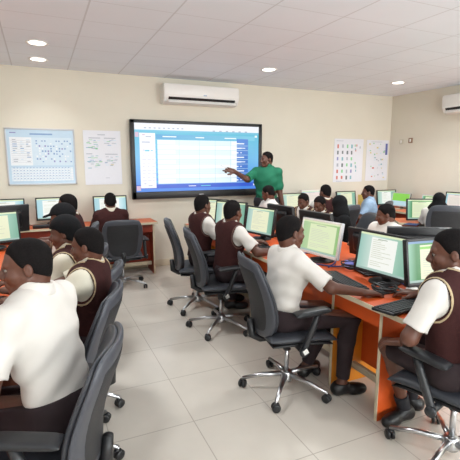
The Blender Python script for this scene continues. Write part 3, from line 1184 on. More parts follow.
TB = {
    'bg': glow_ramp('table_page_blue', [(0.0, (70, 130, 225)), (0.12, (84, 150, 232)), (0.5, (110, 185, 230)), (0.86, (86, 186, 214)), (1.0, (170, 210, 235))], 2, 1.0),
    'w': glow('table_white', (240, 247, 250), 1.0), 'tool': glow('table_tool', (236, 238, 246), 1.0), 'line': glow('table_line', (192, 222, 236), 0.95),
    'col': glow_ramp('table_column', [(0.0, (60, 110, 200)), (1.0, (76, 136, 214))], 2, 1.0), 'row': glow('table_row', (222, 242, 248), 1.0),
    'panel': glow('side_panel', (240, 240, 247), 1.0), 'cy': glow('cyan_mark', (96, 196, 220), 1.0), 'ink': glow('grey_text', (176, 186, 206), 0.9),
    'task': glow('deep_task_bar', (52, 92, 205), 1.0), 'rose': glow('rose_icon', (220, 190, 214), 0.9), 'head': glow_ramp('head_band', [(0.0, (120, 200, 224)), (1.0, (64, 150, 205))], 0, 1.0),
    'lav': glow('lavender_line', (206, 206, 226), 0.95),
}
sw, shh = tvw - 2 * bs, tvh - bt - bb
it = [(0, 1, 0, 1, TB['bg'], 0), (0, 1, 0.905, 1, TB['tool'], 1), (0, 1, 0.045, 0.105, TB['task'], 1)]
it += [(0.155, 0.965, 0.775, 0.845, TB['head'], 1)]
for k in range(9):
    u = 0.07 + k * 0.035
    it.append((u, u + 0.016, 0.925, 0.94, TB['ink'], 2))
for k in range(6):
    u = 0.6 + k * 0.055
    it.append((u, u + 0.02, 0.905, 0.92, TB['ink'], 3))
it += [(0.205, 0.31, 0.805, 0.82, TB['w'], 2), (0.46, 0.53, 0.80, 0.815, TB['w'], 2), (0.7, 0.80, 0.80, 0.815, TB['w'], 2)]
it.append((0.165, 0.815, 0.115, 0.765, TB['w'], 1))
n = 9
for k in range(n):
    v0 = 0.115 + k * 0.65 / n
    if k % 2 == 0:
        it.append((0.30, 0.76, v0 + 0.008, v0 + 0.65 / n - 0.005, TB['row'], 2))
    it.append((0.165, 0.905, v0 - 0.003, v0 + 0.003, TB['line'], 4))
    it.append((0.148, 0.162, v0 + 0.02, v0 + 0.045, TB['cy'], 2))
    it.append((0.79, 0.79 + 0.03 + 0.025 * ((k * 7) % 3), v0 + 0.026, v0 + 0.044, TB['w'], 5))
    it.append((0.835, 0.85 + 0.03 * ((k * 5) % 3) / 2, v0 + 0.03, v0 + 0.042, TB['w'], 5))
for u in (0.33, 0.49, 0.62, 0.75):
    it.append((u - 0.0015, u + 0.0015, 0.115, 0.765, TB['line'], 4))
it.append((0.805, 0.905, 0.115, 0.80, TB['col'], 3))
it.append((0.035, 0.15, 0.055, 0.86, TB['panel'], 2))
it += [(0.055, 0.075, 0.825, 0.84, TB['rose'], 3), (0.08, 0.12, 0.80, 0.812, TB['ink'], 3), (0.05, 0.11, 0.72, 0.735, TB['ink'], 3), (0.055, 0.07, 0.605, 0.62, TB['lav'], 3),
       (0.072, 0.105, 0.595, 0.615, TB['cy'], 3), (0.115, 0.13, 0.60, 0.612, TB['cy'], 3), (0.09, 0.12, 0.085, 0.095, TB['ink'], 3), (0.06, 0.075, 0.115, 0.13, TB['lav'], 3)]
for k in range(8):
    for u in (0.052, 0.088, 0.122):
        it.append((u, u + 0.014 + 0.006 * ((k + int(u * 100)) % 3), 0.16 + k * 0.052, 0.168 + k * 0.052, TB['lav'], 3))
it += [(0.004, 0.03, 0.80, 0.87, TB['rose'], 2), (0.004, 0.034, 0.02, 0.09, TB['rose'], 2), (0.955, 0.975, 0.055, 0.085, TB['w'], 2), (0.50, 0.58, 0.066, 0.08, TB['cy'], 2),
       (0.40, 0.46, 0.068, 0.078, TB['w'], 2), (0.965, 0.985, 0.83, 0.86, TB['w'], 2)]
sc = MB()
layout(sc, sw, shh, 0.0845, it, (bb - bt) / 2)
sc.obj('screen', tv)

# ------------------------------------------------------------------ charts and posters
PI_ = {k: mat('print_' + k, c, 0.5, var=0.02) for k, c in dict(white=(232, 236, 240), blue=(128, 160, 200), violet=(140, 140, 190), teal=(130, 180, 190), green=(140, 200, 150),
       red=(206, 120, 104), grey=(176, 180, 190), navy=(92, 100, 160), yellow=(222, 206, 130), dark=(110, 118, 120), ice=(206, 222, 234)).items()}


def poster(x0, x1, z0, z1, label, items, paper, framed=False, name='wall_poster'):
    w, h = x1 - x0, z1 - z0
    t = thing(name, label, 'poster', ((x0 + x1) / 2, Y1, (z0 + z1) / 2), math.pi)
    b = 0.0
    if framed:
        b = 0.018
        f = MB()
        for c, s in (((0, 0.010, h / 2 - b / 2), (w, 0.02, b)), ((0, 0.010, -h / 2 + b / 2), (w, 0.02, b)), ((-w / 2 + b / 2, 0.010, 0), (b, 0.02, h)), ((w / 2 - b / 2, 0.010, 0), (b, 0.02, h))):
            f.box(c, s, SILVERP, 0.002)
        f.obj('frame', t)
    MB().box((0, 0.006, 0), (w - 2 * b, 0.010 if framed else 0.004, h - 2 * b), paper).obj('sheet', t)
    mb = MB()
    items = [(0.01, 0.99, 0.01, 0.99, paper, -1)] + items
    layout(mb, w - 2 * b, h - 2 * b, 0.0114 if framed else 0.0084, items)
    mb.obj('printed_pattern', t)
    return t


r = random.Random(3)
it = [(0.04, 0.36, 0.34, 0.86, PI_['white'], 0), (0.36, 0.97, 0.34, 0.86, PI_['ice'], 0), (0.04, 0.97, 0.05, 0.30, PI_['white'], 0), (0.34, 0.68, 0.905, 0.935, PI_['blue'], 0), (0.05, 0.14, 0.93, 0.95, PI_['violet'], 0)]
for k in range(11):
    z = 0.80 - k * 0.04
    it.append((0.06, 0.35, z - 0.002, z + 0.002, PI_['grey'], 1))
    for u in (0.08, 0.19, 0.28):
        if r.random() < 0.75:
            it.append((u, u + 0.03 + 0.04 * r.random(), z + 0.008, z + 0.022, PI_[r.choice(['blue', 'grey', 'ice'])], 1))
for k in range(13):
    u = 0.42 + k * 0.043
    for q in range(9):
        if r.random() < 0.62:
            z = 0.40 + q * 0.048
            it.append((u, u + 0.024, z, z + 0.022 + 0.012 * r.random(), PI_[r.choice(['blue', 'violet', 'ice', 'blue', 'white'])], 1))
for k in range(19):
    u = 0.055 + k * 0.0485
    it.append((u - 0.004, u + 0.004, 0.05, 0.30, PI_['ice'], 1))
for q in range(5):
    it.append((0.04, 0.97, 0.075 + q * 0.05, 0.083 + q * 0.05, PI_['ice'], 2))
    for k in range(18):
        it.append((0.066 + k * 0.0485, 0.088 + k * 0.0485, 0.09 + q * 0.05, 0.102 + q * 0.05, PI_['blue'], 2))
poster(-0.37, 0.465, 1.275, 2.005, 'wide pale blue chart in a thin silver frame with a white grid', it, PAPERB, True, 'framed_chart')

r = random.Random(5)
it = [(0.38, 0.58, 0.915, 0.93, PI_['grey'], 0), (0.14, 0.45, 0.855, 0.87, PI_['grey'], 0), (0.55, 0.86, 0.855, 0.87, PI_['grey'], 0), (0.06, 0.22, 0.565, 0.58, PI_['grey'], 0), (0.56, 0.9, 0.56, 0.575, PI_['grey'], 0), (0.55, 0.66, 0.12, 0.128, PI_['grey'], 0)]
for (u0, u1, z0, z1, n) in ((0.06, 0.48, 0.64, 0.83, 16), (0.52, 0.95, 0.66, 0.83, 12), (0.06, 0.50, 0.32, 0.54, 22), (0.54, 0.95, 0.32, 0.52, 18)):
    for k in range(n):
        u, z = u0 + (u1 - u0 - 0.1) * r.random(), z0 + (z1 - z0) * r.random()
        it.append((u, u + 0.05 + 0.07 * r.random(), z, z + 0.010, PI_[r.choice(['grey', 'teal', 'ice', 'blue', 'grey', 'green'])], 1))
it += [(0.31, 0.37, 0.655, 0.68, PI_['green'], 2), (0.08, 0.17, 0.765, 0.78, PI_['green'], 2), (0.34, 0.42, 0.36, 0.372, PI_['teal'], 2), (0.70, 0.78, 0.36, 0.375, PI_['yellow'], 2), (0.09, 0.19, 0.305, 0.317, PI_['teal'], 2)]
poster(0.575, 1.075, 1.26, 2.0, 'unframed white poster of small diagrams between the framed chart and the display', it, PAPER)

r = random.Random(8)
it = [(0.06, 0.30, 0.945, 0.955, PI_['grey'], 0), (0.1, 0.3, 0.015, 0.025, PI_['grey'], 0)]
for ci, u in enumerate((0.10, 0.26, 0.42, 0.57)):
    for q in range(6):
        c = ['red', 'dark', 'violet', 'grey', 'red', 'red'][q] if ci == 0 else r.choice(['green', 'grey', 'teal', 'dark', 'violet'])
        if ci == 1 and q == 5:
            c = 'red'
        z = 0.87 - q * 0.145
        it.append((u, u + 0.05 + 0.01 * r.random(), z - 0.07 - 0.02 * r.random(), z, PI_[c], 1))
for q in range(9):
    u, z = 0.68 + 0.2 * r.random(), 0.1 + 0.8 * r.random()
    it.append((u, u + 0.035, z, z + 0.05, PI_[r.choice(['grey', 'green', 'red', 'teal'])], 1))
poster(4.80, 5.46, 1.205, 1.975, 'white poster with upright columns of small coloured pictures', it, PAPER)

it = [(0.86, 0.96, 0.64, 0.92, PI_['navy'], 1), (0.2, 0.7, 0.95, 0.96, PI_['grey'], 0)]
for k in range(36):
    u, z = 0.08 + 0.75 * r.random(), 0.06 + 0.85 * r.random()
    it.append((u, u + 0.03 + 0.05 * r.random(), z, z + 0.02 + 0.02 * r.random(), PI_[r.choice(['grey', 'green', 'ice', 'teal', 'yellow', 'ice', 'grey'])], 1))
it += [(0.28, 0.38, 0.30, 0.335, PI_['red'], 2), (0.26, 0.32, 0.09, 0.12, PI_['red'], 2)]
poster(5.54, 6.07, 1.215, 1.965, 'white poster with a dark blue corner strip next to the room corner', it, PAPER)

for y, z, c, nm in ((5.83, 1.93, CREAMS, 'cream switch plate high on the bare side wall, next to the posters'), (5.62, 1.945, mat('brown_plate', (150, 118, 96), 0.5), 'small brown switch plate high on the bare side wall')):
    t = thing('switch_plate', nm, 'switch', (X1, y, z), math.pi / 2)
    MB().box((0, 0.006, 0), (0.09, 0.012, 0.09), c, 0.004).obj('plate', t)
    MB().box((0, 0.014, 0), (0.03, 0.008, 0.05), WHITEP, 0.003).obj('rocker', t)

# ------------------------------------------------------------------ desks
ZD = 0.75


def desk(name, label, loc, rz, L, D, panels, wood=None, panel=None, apron=True, inner=None, modesty=0.6, over=0.06):
    """Long worktop in local x 0..L (along) and y 0..-D (depth behind the user edge at y = 0)."""
    wood, panel = wood or ORANGE, panel or ORANGE
    t = thing(name, label, 'desk', loc, rz)
    th = 0.028
    MB().box((L / 2, -D / 2, ZD - th / 2), (L - 0.006, D - 0.006, th), wood).obj('worktop', t)
    e = MB()
    e.box((L / 2, -0.001, ZD - th / 2 - 0.0005), (L, 0.004, th + 0.001), BAND)
    e.box((0.001, -D / 2, ZD - th / 2 - 0.0005), (0.004, D, th + 0.001), BAND)
    e.box((L - 0.001, -D / 2, ZD - th / 2 - 0.0005), (0.004, D, th + 0.001), BAND)
    e.obj('worktop_edge_band', t)
    for i, (px, dep) in enumerate(panels):
        m = panel if not inner or i == 0 else inner
        p = MB().box((px, -over - dep / 2, (ZD - th) / 2), (0.022, dep, ZD - th), m).obj('side_panel', t)
        MB().box((px, -over + 0.0015, (ZD - th) / 2), (0.0225, 0.004, ZD - th - 0.001), BAND).obj('edge_band', p)
        if dep < D - over - 0.02:
            MB().box((px, -over - dep - 0.0015, (ZD - th) / 2), (0.0225, 0.004, ZD - th - 0.001), BAND).obj('edge_band', p)
    a, b = panels[0][0] + 0.012, panels[-1][0] - 0.012
    if apron:
        MB().box(((a + b) / 2, -over - 0.010, ZD - th - 0.06), (b - a, 0.018, 0.118), panel).obj('apron', t)
    MB().box(((a + b) / 2, -D * modesty, 0.43), (b - a, 0.018, 0.57), panel).obj('modesty_panel', t)
    MB().box(((a + b) / 2, -D * modesty + 0.08, 0.13), (b - a, 0.03, 0.05), BAND, 0.004).obj('foot_rail', t)
    return t


# middle double bench; the user edge faces -X, so local +y must point to -X and local +x to +Y
desk('computer_bench', 'orange bench with cream edges facing the aisle, pale document screens along it', (1.74, 1.57, 0), math.pi / 2, 3.75, 0.56,
     [(0.21, 0.32), (0.66, 0.42), (1.9, 0.42), (3.1, 0.42), (3.70, 0.42)], inner=AMBER)
desk('computer_bench', 'orange bench backing onto the aisle bench, behind its row of screens', (2.87, 5.32, 0), -math.pi / 2, 3.45, 0.565,
     [(0.05, 0.42), (1.3, 0.42), (2.5, 0.42), (3.30, 0.42)])
# bench under the framed chart
desk('computer_bench', 'cherry bench with red-brown end panel along the wall under the display', (1.46, 5.65, 0), math.pi, 2.3, 0.445, [(0.05, 0.36), (1.2, 0.36), (2.25, 0.36)], CHERRY, REDWOOD)
# bench of the row beside the near aisle, turned about 9.5 degrees
LD = np.array([math.sin(math.radians(9.5)), math.cos(math.radians(9.5))])
LN = np.array([LD[1], -LD[0]])          # from the bench towards its pupils


def lp(s_, off):
    """A point beside the turned bench: s_ along it, off out from its user edge."""
    p = np.array([-0.33, 1.6]) + LD * s_ + LN * off
    return float(p[0]), float(p[1])


lx, ly = lp(3.05, 0)
desk('computer_bench', 'orange bench in front of the row of pupils wearing dark hats', (lx, ly, 0), face(LN[0], LN[1]), 3.3, 0.58, [(0.08, 0.42), (1.4, 0.42), (3.2, 0.42)])
lx, ly = lp(-0.25, -1.165)
desk('computer_bench', 'orange bench behind the black monitor back, backing onto the hat row bench', (lx, ly, 0), face(-LN[0], -LN[1]), 3.3, 0.58, [(0.08, 0.42), (1.4, 0.42), (3.2, 0.42)])
# benches at the far side
desk('computer_bench', 'long bench along the wall under the two white picture posters', (6.08, 5.52, 0), math.pi, 2.55, 0.56, [(0.05, 0.42), (1.2, 0.42), (2.5, 0.42)], CHERRY, REDWOOD)
desk('computer_bench', 'red-brown bench along the bare side wall with the green picture screen', (5.44, 2.6, 0), math.pi / 2, 2.78, 0.64, [(0.05, 0.42), (1.3, 0.42), (2.7, 0.42)], CHERRY, REDWOOD)
desk('computer_desk', 'short cherry desk carrying the dark-framed green and yellow screen', (4.40, 4.06, 0), face(-0.55, -0.83), 0.62, 0.50, [(0.04, 0.42), (0.58, 0.42)], CHERRY, REDWOOD).location = (4.98, 3.86, 0)

# ------------------------------------------------------------------ office chairs


def make_chair():
    t = thing('office_chair', '', 'chair')
    MB().lathe([(0.001, 0.06), (0.040, 0.06), (0.044, 0.075), (0.040, 0.125), (0.030, 0.135), (0.001, 0.135)], CHROME, n=20).obj('base_hub', t)
    for k in range(5):
        a = math.radians(90 + 72 * k + 20)
        c, s_ = math.cos(a), math.sin(a)
        MB().tube([(c * 0.03, s_ * 0.03, 0.108), (c * 0.16, s_ * 0.16, 0.098), (c * 0.31, s_ * 0.31, 0.070)], [0.019, 0.016, 0.012], CHROME, n=10).obj('base_leg', t)
        w = MB()
        for o in (-0.014, 0.014):
            w.lathe([(0.001, -0.010), (0.022, -0.010), (0.029, -0.005), (0.029, 0.005), (0.022, 0.010), (0.001, 0.010)], BLACKP, c=(o, 0, 0), n=18, axis='x')
        w.box((0, 0.004, 0.024), (0.022, 0.036, 0.022), BLACKP, 0.008)
        w.tube([(0, 0, 0.02), (0, 0, 0.043)], 0.007, CHROME)
        w.obj('caster', t, (c * 0.31, s_ * 0.31, 0.029), (0, 0, a + 0.6 + k))
    MB().tube([(0, 0, 0.12), (0, 0, 0.33)], 0.016, CHROME, n=14).obj('gas_column', t)
    MB().tube([(0, 0, 0.29), (0, 0, 0.40)], 0.027, BLACKP, n=14).obj('column_sleeve', t)
    MB().box((0, -0.02, 0.395), (0.15, 0.22, 0.036), BLACKP, 0.01).obj('seat_mechanism', t)

    def seatf(a, b, sd):
        x = a * 0.245 * (1 - 0.06 * b * b)
        y = b * 0.235 + 0.03
        z = 0.455 + (sd * 0.040 if sd > 0 else sd * 0.030) - 0.030 * max(0, b) ** 3 + 0.012 * a * a - 0.01
        return Vector((x, y, z))
    MB().pillow(seatf, LEATHER, n=16, pw=6).obj('seat', t)
    MB().pillow(lambda a, b, sd: Vector((a * 0.225, b * 0.215 + 0.025, 0.418 + sd * 0.016 - 0.02 * max(0, b) ** 3)), BLACKP, n=10, pw=8).obj('seat_pan', t)

    def backc(a, b, ex=0.0):
        hw = (0.232 + ex) * (1 - 0.055 * (b - 0.35) ** 2 - (0.20 if b < 0 else 0.10) * b * b * abs(b))
        x = a * hw * (1 - 0.10 * b ** 6)
        z = 0.715 + b * (0.265 + ex) * (1 - 0.10 * a ** 4)
        y = -0.235 + 0.050 * a * a + 0.030 * math.cos((b + 0.35) * 2.0) - 0.035 * (b + 1) * 0.5 - 0.02 * b
        return x, y, z

    def bf(a, b, sd):
        x, y, z = backc(a, b)
        return Vector((x, y + sd * 0.028, z))
    bk = MB().pillow(bf, LEATHER, n=18, pw=5).obj('backrest', t)

    def sf(a, b, sd):
        x, y, z = backc(a, b, 0.010)
        return Vector((x, y - 0.022 + sd * 0.018, z))
    MB().pillow(sf, RIM, n=18, pw=9).obj('back_shell', bk)

    def pf(a, b, sd):
        x, y, z = backc(a * 0.82, b * 0.82 - 0.04)
        return Vector((x, y - 0.0385 + sd * 0.006, z))
    MB().pillow(pf, PANEL, n=16, pw=9).obj('back_panel', bk)
    MB().tube([(0, -0.06, 0.40), (0, -0.20, 0.395), (0, -0.262, 0.43), (0, -0.272, 0.54)], [0.026, 0.026, 0.028, 0.022], BLACKP, n=12).obj('back_support', t)
    for sx in (-1, 1):
        ar = MB().pillow(lambda a, b, sd: Vector((sx * (0.285 - 0.012 * b) + a * 0.040, 0.045 + b * 0.125, 0.662 + sd * 0.017 + 0.006 * b)), ARMP, n=10, pw=6).obj('armrest', t)
        MB().tube([(sx * 0.287, 0.085, 0.655), (sx * 0.290, 0.06, 0.58), (sx * 0.290, 0.0, 0.43), (sx * 0.285, -0.012, 0.40)], [0.020, 0.021, 0.021, 0.024], ARMP, n=10).obj('arm_post', ar)
        MB().tube([(sx * 0.30, -0.01, 0.405), (sx * 0.11, -0.01, 0.402)], [0.020, 0.016], ARMP, n=10).obj('arm_bracket', ar)
        MB().lathe([(0.001, -0.012), (0.026, -0.012), (0.028, 0), (0.026, 0.012), (0.001, 0.012)], ARMP, c=(sx * 0.305, -0.012, 0.405), n=16, axis='x').obj('arm_knob', ar)
    return t


CH0 = None


def chair(x, y, fx, fy, label, scale=1.0, group=None):
    global CH0
    if CH0 is None:
        CH0 = make_chair()
        CH0['label'] = label
        CH0.location, CH0.rotation_euler[2], CH0.scale = (x, y, 0), face(fx, fy), (1, 1, scale)
        return CH0
    return copy_tree(CH0, label, (x, y, 0), face(fx, fy), (1, 1, scale))


c1 = chair(1.50, 2.34, 0.985, -0.17, 'grey swivel chair of the boy in white shirt at the aisle bench')
MB().box((-0.0, 0, 0), (0.004, 0.034, 0.034), WHITEP, 0.001).obj('paper_tag', c1, (0.315, -0.005, 0.415), (0.5, 0, 0))
chair(1.50, 3.52, 0.98, -0.2, 'grey swivel chair of the middle pupil in the aisle row, in front of the display')
chair(1.50, 4.18, 0.97, -0.25, 'grey swivel chair at the aisle bench, farthest along under the display')
c4 = chair(-0.08, 1.66, -0.955, 0.295, 'big grey armchair close to the camera with its back cutting the white shirt', 0.95)
for ch_ in c4.children:
    if ch_.name.startswith('armrest'):
        ch_.location = (0.045 if ch_.data.vertices[0].co.x < 0 else -0.045, -0.09, 0.055)
chair(0.03, 2.27, -0.95, 0.30, 'grey swivel chair of the capless boy in maroon vest', 0.96)
chair(0.12, 2.76, -0.95, 0.30, 'grey swivel chair peeping out behind the vest of the capless boy', 0.96)
chair(0.12, 3.42, -0.98, 0.2, 'grey swivel chair mostly hidden behind the hat row, third from the big armchair', 0.95)
chair(0.17, 4.35, -0.98, 0.2, 'grey swivel chair hidden at the chart end of the hat row')
chair(0.89, 5.27, 0.10, 0.99, 'grey swivel chair turned square to the chart wall, its whole back showing', 0.915)
chair(1.93, 1.36, -0.25, 0.97, 'grey armchair under the pupil in shorts at the bench end')
chair(3.22, 3.80, -0.9, 0.3, 'grey chair behind the black-scarved pupil beyond the white-framed screen')
chair(4.55, 4.90, -0.80, 0.60, 'dark grey chair behind the person in light blue shirt')
chair(4.74, 3.70, 0.75, 0.66, 'dark grey chair showing its back, under the pupil in black scarf by the side wall', 1.07)
chair(3.10, 3.06, -0.98, -0.1, 'grey chair of the pupil whose face shows over the aisle bench screens', 0.84)
chair(3.86, 4.84, -0.25, 0.97, 'grey chair of the pupil in maroon facing the posters')

# ------------------------------------------------------------------ monitors
# aisle bench
monitor(2.13, 2.13, ZD, -0.99, -0.10, 'm_white', 'big black monitor with a white page on teal, largest screen on the aisle bench')
monitor(2.12, 2.84, ZD, -0.99, -0.12, 'm_pale', 'white-framed monitor with a pale yellow page beside the boy in white shirt', WHITEP)
monitor(2.13, 3.92, ZD, -0.98, -0.2, 'm_cream', 'black monitor with cream page on teal, in front of the middle vested pupil')
monitor(2.10, 4.62, ZD, -0.88, -0.48, 'm_cream', 'black monitor at the display end of the aisle bench, partly behind a head')
monitor(2.02, 5.02, ZD, -0.80, -0.60, 'm_cream', 'black monitor at the very end of the aisle bench, first under the display')
monitor(2.31, 1.86, ZD, -0.10, -0.99, 'm_tool', 'black monitor with blue tool bar and green page header before the pupil in shorts')
# backs of the bench behind
for (x, y, fx, fy, lb) in ((2.47, 2.66, 0.99, 0.1, 'black monitor back between the largest screen and the white-framed monitor'),
                           (2.47, 3.36, 0.99, 0.1, 'rounded black monitor back just beyond the white-framed monitor'),
                           (2.47, 4.02, 0.99, 0.1, 'black monitor back in front of the green shirt, beyond the cream page screen'),
                           (2.60, 2.26, 0.55, 0.83, 'black monitor back standing askew above the blue tool bar screen')):
    monitor(x, y, ZD, fx, fy, 'm_dark', lb, scale=0.8 if y == 2.66 else 1.0)
# chart wall bench
monitor(0.155, 5.90, ZD + 0.025, 0, -1, 'm_ice', 'black monitor on the wall bench between the cap wearer and the framed chart', scale=0.98)
monitor(0.865, 5.90, ZD + 0.02, 0, -1, 'm_ice', 'black monitor in front of the pupil at the wall bench', scale=0.98)
monitor(-0.42, 5.88, ZD + 0.025, 0, -1, 'm_ice', 'black monitor on the wall bench at the picture edge, above a nearer screen', scale=0.98)
x_, y_ = lp(2.93, -0.36)
monitor(-0.43, 4.42, ZD + 0.02, 0.30, -0.95, 'm_cream', 'black monitor with cream page beside the picture edge on the hat row bench')
monitor(-0.36, 5.05, ZD + 0.02, -0.3, 0.95, 'm_dark', 'black monitor back standing behind the cream page at the picture edge')
# far wall
monitor(3.83, 5.90, ZD - 0.02, 0, -1, 'm_cream', 'black monitor by the wall next to the teacher in green', scale=0.92)
monitor(4.24, 5.92, ZD + 0.01, 0, -1, 'm_rose', 'white-framed screen partly behind the pupil in maroon facing the posters', WHITEP, scale=0.95)
monitor(4.95, 5.90, ZD - 0.02, 0, -1, 'm_cream', 'black monitor under the poster with upright picture columns', scale=0.92)
monitor(5.84, 5.84, ZD - 0.02, -0.1, -0.99, 'm_white', 'black monitor under the poster with the dark blue strip', scale=0.92)
monitor(5.90, 5.56, ZD - 0.02, -1, -0.1, 'm_lime', 'bright green screen beside the room corner', SILVERP, scale=0.82)
monitor(5.88, 4.88, ZD - 0.02, -0.99, -0.1, 'm_dark', 'thin strip of green screen next to the black scarf', SILVERP, scale=0.85)
monitor(5.82, 4.34, ZD + 0.01, -0.99, -0.15, 'm_rose', 'pale rose screen beyond the black scarf by the side wall', scale=1.0)
monitor(4.82, 4.13, ZD - 0.03, -0.45, -0.89, 'm_dark', 'dark-framed green and yellow screen on the short cherry desk', scale=1.0)

# ------------------------------------------------------------------ keyboards, mice and clutter


def make_keyboard():
    t = thing('keyboard', '', 'keyboard')
    MB().box((0, 0, 0.011), (0.45, 0.155, 0.018), BLACKP, 0.006, rot=Matrix.Rotation(math.radians(-4), 3, 'X')).obj('tray', t)
    k = MB()
    rx = Matrix.Rotation(math.radians(-4), 3, 'X')
    for row in range(6):
        y = 0.058 - row * 0.0225 - (0.004 if row else 0)
        x = -0.212
        while x < 0.205:
            w = 0.0165
            if row == 5 and -0.13 < x < -0.02:
                w = 0.1
            if abs(x - 0.080) > 0.0052:
                k.box(rx @ Vector((x + w / 2, y, 0.0225)) + Vector((0, 0, 0)), (w, 0.0175, 0.006), KEYP, rot=rx)
            x += w + 0.0035
    k.obj('key_block', t)
    return t


KB = None


def keyboard(x, y, fx, fy, label, s=1.0):
    global KB
    if KB is None:
        KB = make_keyboard()
        KB['label'] = label
        KB.location, KB.rotation_euler[2] = (x, y, ZD), face(fx, fy)
        return KB
    return copy_tree(KB, label, (x, y, ZD), face(fx, fy), (s,) * 3)


keyboard(1.90, 2.27, 0.985, -0.17, 'black keyboard under the hand of the boy in white shirt')
keyboard(1.92, 1.70, -0.10, 0.99, 'black keyboard on the cut end of the aisle bench under a hand')
keyboard(2.24, 2.45, 0.97, -0.25, 'black keyboard pushed back beside the base of the largest screen', 0.8)
keyboard(1.95, 3.60, 0.98, -0.1, 'black keyboard of the middle pupil in the aisle row')
keyboard(1.95, 4.35, 0.98, -0.1, 'black keyboard near the display end of the aisle bench')
x_, y_ = lp(2.55, -0.20)
keyboard(x_, y_, -0.95, 0.25, 'black keyboard on the hat row bench below the cream screen')
x_, y_ = lp(1.0, -0.20)
keyboard(x_, y_, -0.95, 0.25, 'black keyboard on the hat row bench beside the white shirt')
keyboard(0.86, 5.75, 0, 1, 'black keyboard on the wall bench before the pupil there')


def make_mouse():
    t = thing('mouse', '', 'mouse')
    MB().pillow(lambda a, b, sd: Vector((a * 0.030 * (1 - 0.1 * b), b * 0.055, 0.002 + max(0, sd) * 0.034 * (1 - 0.25 * b * b) + sd * 0.002)), BLACKP, n=10, pw=3).obj('shell', t)
    MB().lathe([(0.001, -0.003), (0.007, -0.003), (0.007, 0.003), (0.001, 0.003)], KEYP, c=(0, 0.028, 0.032), n=12, axis='x').obj('scroll_wheel', t)
    return t


ms = make_mouse()
ms['label'] = 'black mouse behind the head of the boy in white shirt'
ms.location, ms.rotation_euler[2] = (1.96, 3.12, ZD), -1.5
copy_tree(ms, 'black mouse in the cable tangle by the largest screen', (1.97, 1.96, ZD), -1.2)


def cable(label, pts, r, m, seed=0, name='cable'):
    # smooth the guide points
    P = [Vector(p) for p in pts]
    out = []
    for i in range(len(P) - 1):
        p0, p1, p2, p3 = P[max(i - 1, 0)], P[i], P[i + 1], P[min(i + 2, len(P) - 1)]
        for k in range(8):
            t = k / 8
            out.append(0.5 * ((2 * p1) + (p2 - p0) * t + (2 * p0 - 5 * p1 + 4 * p2 - p3) * t * t + (3 * p1 - p0 - 3 * p2 + p3) * t ** 3))
    out.append(P[-1])
    return tag(MB().tube(out, r, m, n=8).obj(name), label, 'cable')


def tangle(cx, cy, rad, n, seed, label):
    rr = random.Random(seed)
    pts = []
    for k in range(n):
        a = k * 1.15 + rr.random() * 0.5
        q = rad * (0.5 + 0.5 * rr.random())
        pts.append((cx + math.cos(a) * q, cy + math.sin(a) * q * 1.2, ZD + 0.008 + 0.022 * rr.random() + 0.0015 * k))
    return cable(label, pts, 0.0055, BLACKP, name='cable_bundle')


tangle(1.98, 1.93, 0.085, 26, 1, 'black cable tangle next to the hand below the largest screen')
tangle(2.20, 2.52, 0.09, 18, 2, 'black cable tangle between the white-framed monitor and the largest screen')
tangle(2.18, 3.32, 0.11, 20, 3, 'black cable tangle beyond the white-framed monitor')
BLUEC = mat('blue_cable', (52, 70, 130), 0.5)
cable('blue network cable along the back of the aisle bench', [(2.16, 1.72, ZD + 0.007), (2.12, 1.85, ZD + 0.012), (2.22, 2.0, ZD + 0.008), (2.26, 2.3, ZD + 0.02), (2.22, 2.55, ZD + 0.012), (2.1, 2.62, ZD + 0.008), (2.02, 2.75, ZD + 0.007)], 0.006, BLUEC)
cable('second blue cable lying loose behind the white-framed monitor', [(2.05, 2.62, ZD + 0.006), (2.2, 2.72, ZD + 0.02), (2.27, 3.0, ZD + 0.01), (2.12, 3.2, ZD + 0.006)], 0.006, BLUEC)
t = thing('power_adapter', 'white power adapter standing behind the keyboard at the bench end', 'adapter', (2.12, 1.86, ZD), 0.3)
MB().box((0, 0, 0.024), (0.075, 0.05, 0.048), WHITEP, 0.008).obj('case', t)
MB().tube([(0, 0.02, 0.02), (0.02, 0.06, 0.012), (0.05, 0.10, 0.006)], 0.004, WHITEP).obj('cord', t)
t = thing('network_switch', 'small blue and white box with red end amid the cables', 'network box', (2.24, 2.60, ZD), 0.9)
MB().box((0, 0, 0.018), (0.13, 0.07, 0.036), mat('violet_box', (110, 112, 190), 0.5), 0.004).obj('case', t)
MB().box((0, 0.0355, 0.018), (0.10, 0.003, 0.022), WHITEP).obj('port_strip', t)
MB().box((0.066, 0, 0.018), (0.004, 0.05, 0.024), mat('red_end', (196, 60, 40), 0.5)).obj('end_cap', t)
t = thing('notebook', 'white sheet of paper under the wrist on the aisle bench edge', 'paper', (1.79, 2.05, ZD + 0.001), 1.4)
MB().box((0, 0, 0.002), (0.10, 0.06, 0.003), WHITEP).obj('page_block', t)
t = thing('notebook', 'open exercise book below the screen at the display end of the aisle bench', 'notebook', (1.93, 3.98, ZD + 0.001), 1.2)
MB().box((0, 0, 0.003), (0.22, 0.16, 0.006), PAPER).obj('page_block', t)
MB().box((0, 0, 0.0015), (0.23, 0.17, 0.003), AMBER).obj('cover', t)
t = thing('power_strip', 'black box with cables beside the monitor under the framed chart', 'power strip', (-0.02, 5.72, ZD), 0.0)
MB().box((0, 0, 0.022), (0.20, 0.07, 0.044), BLACKP, 0.006).obj('case', t)
MB().tube([(-0.09, 0.02, 0.03), (-0.16, 0.08, 0.05), (-0.2, 0.15, 0.12), (-0.25, 0.22, 0.16), (-0.3, 0.24, 0.06)], 0.0045, BLACKP).obj('cord', t)
t = thing('file_box', 'yellow file box on the wall bench beside the person in light blue', 'file box', (5.14, 5.66, ZD), 0.1)
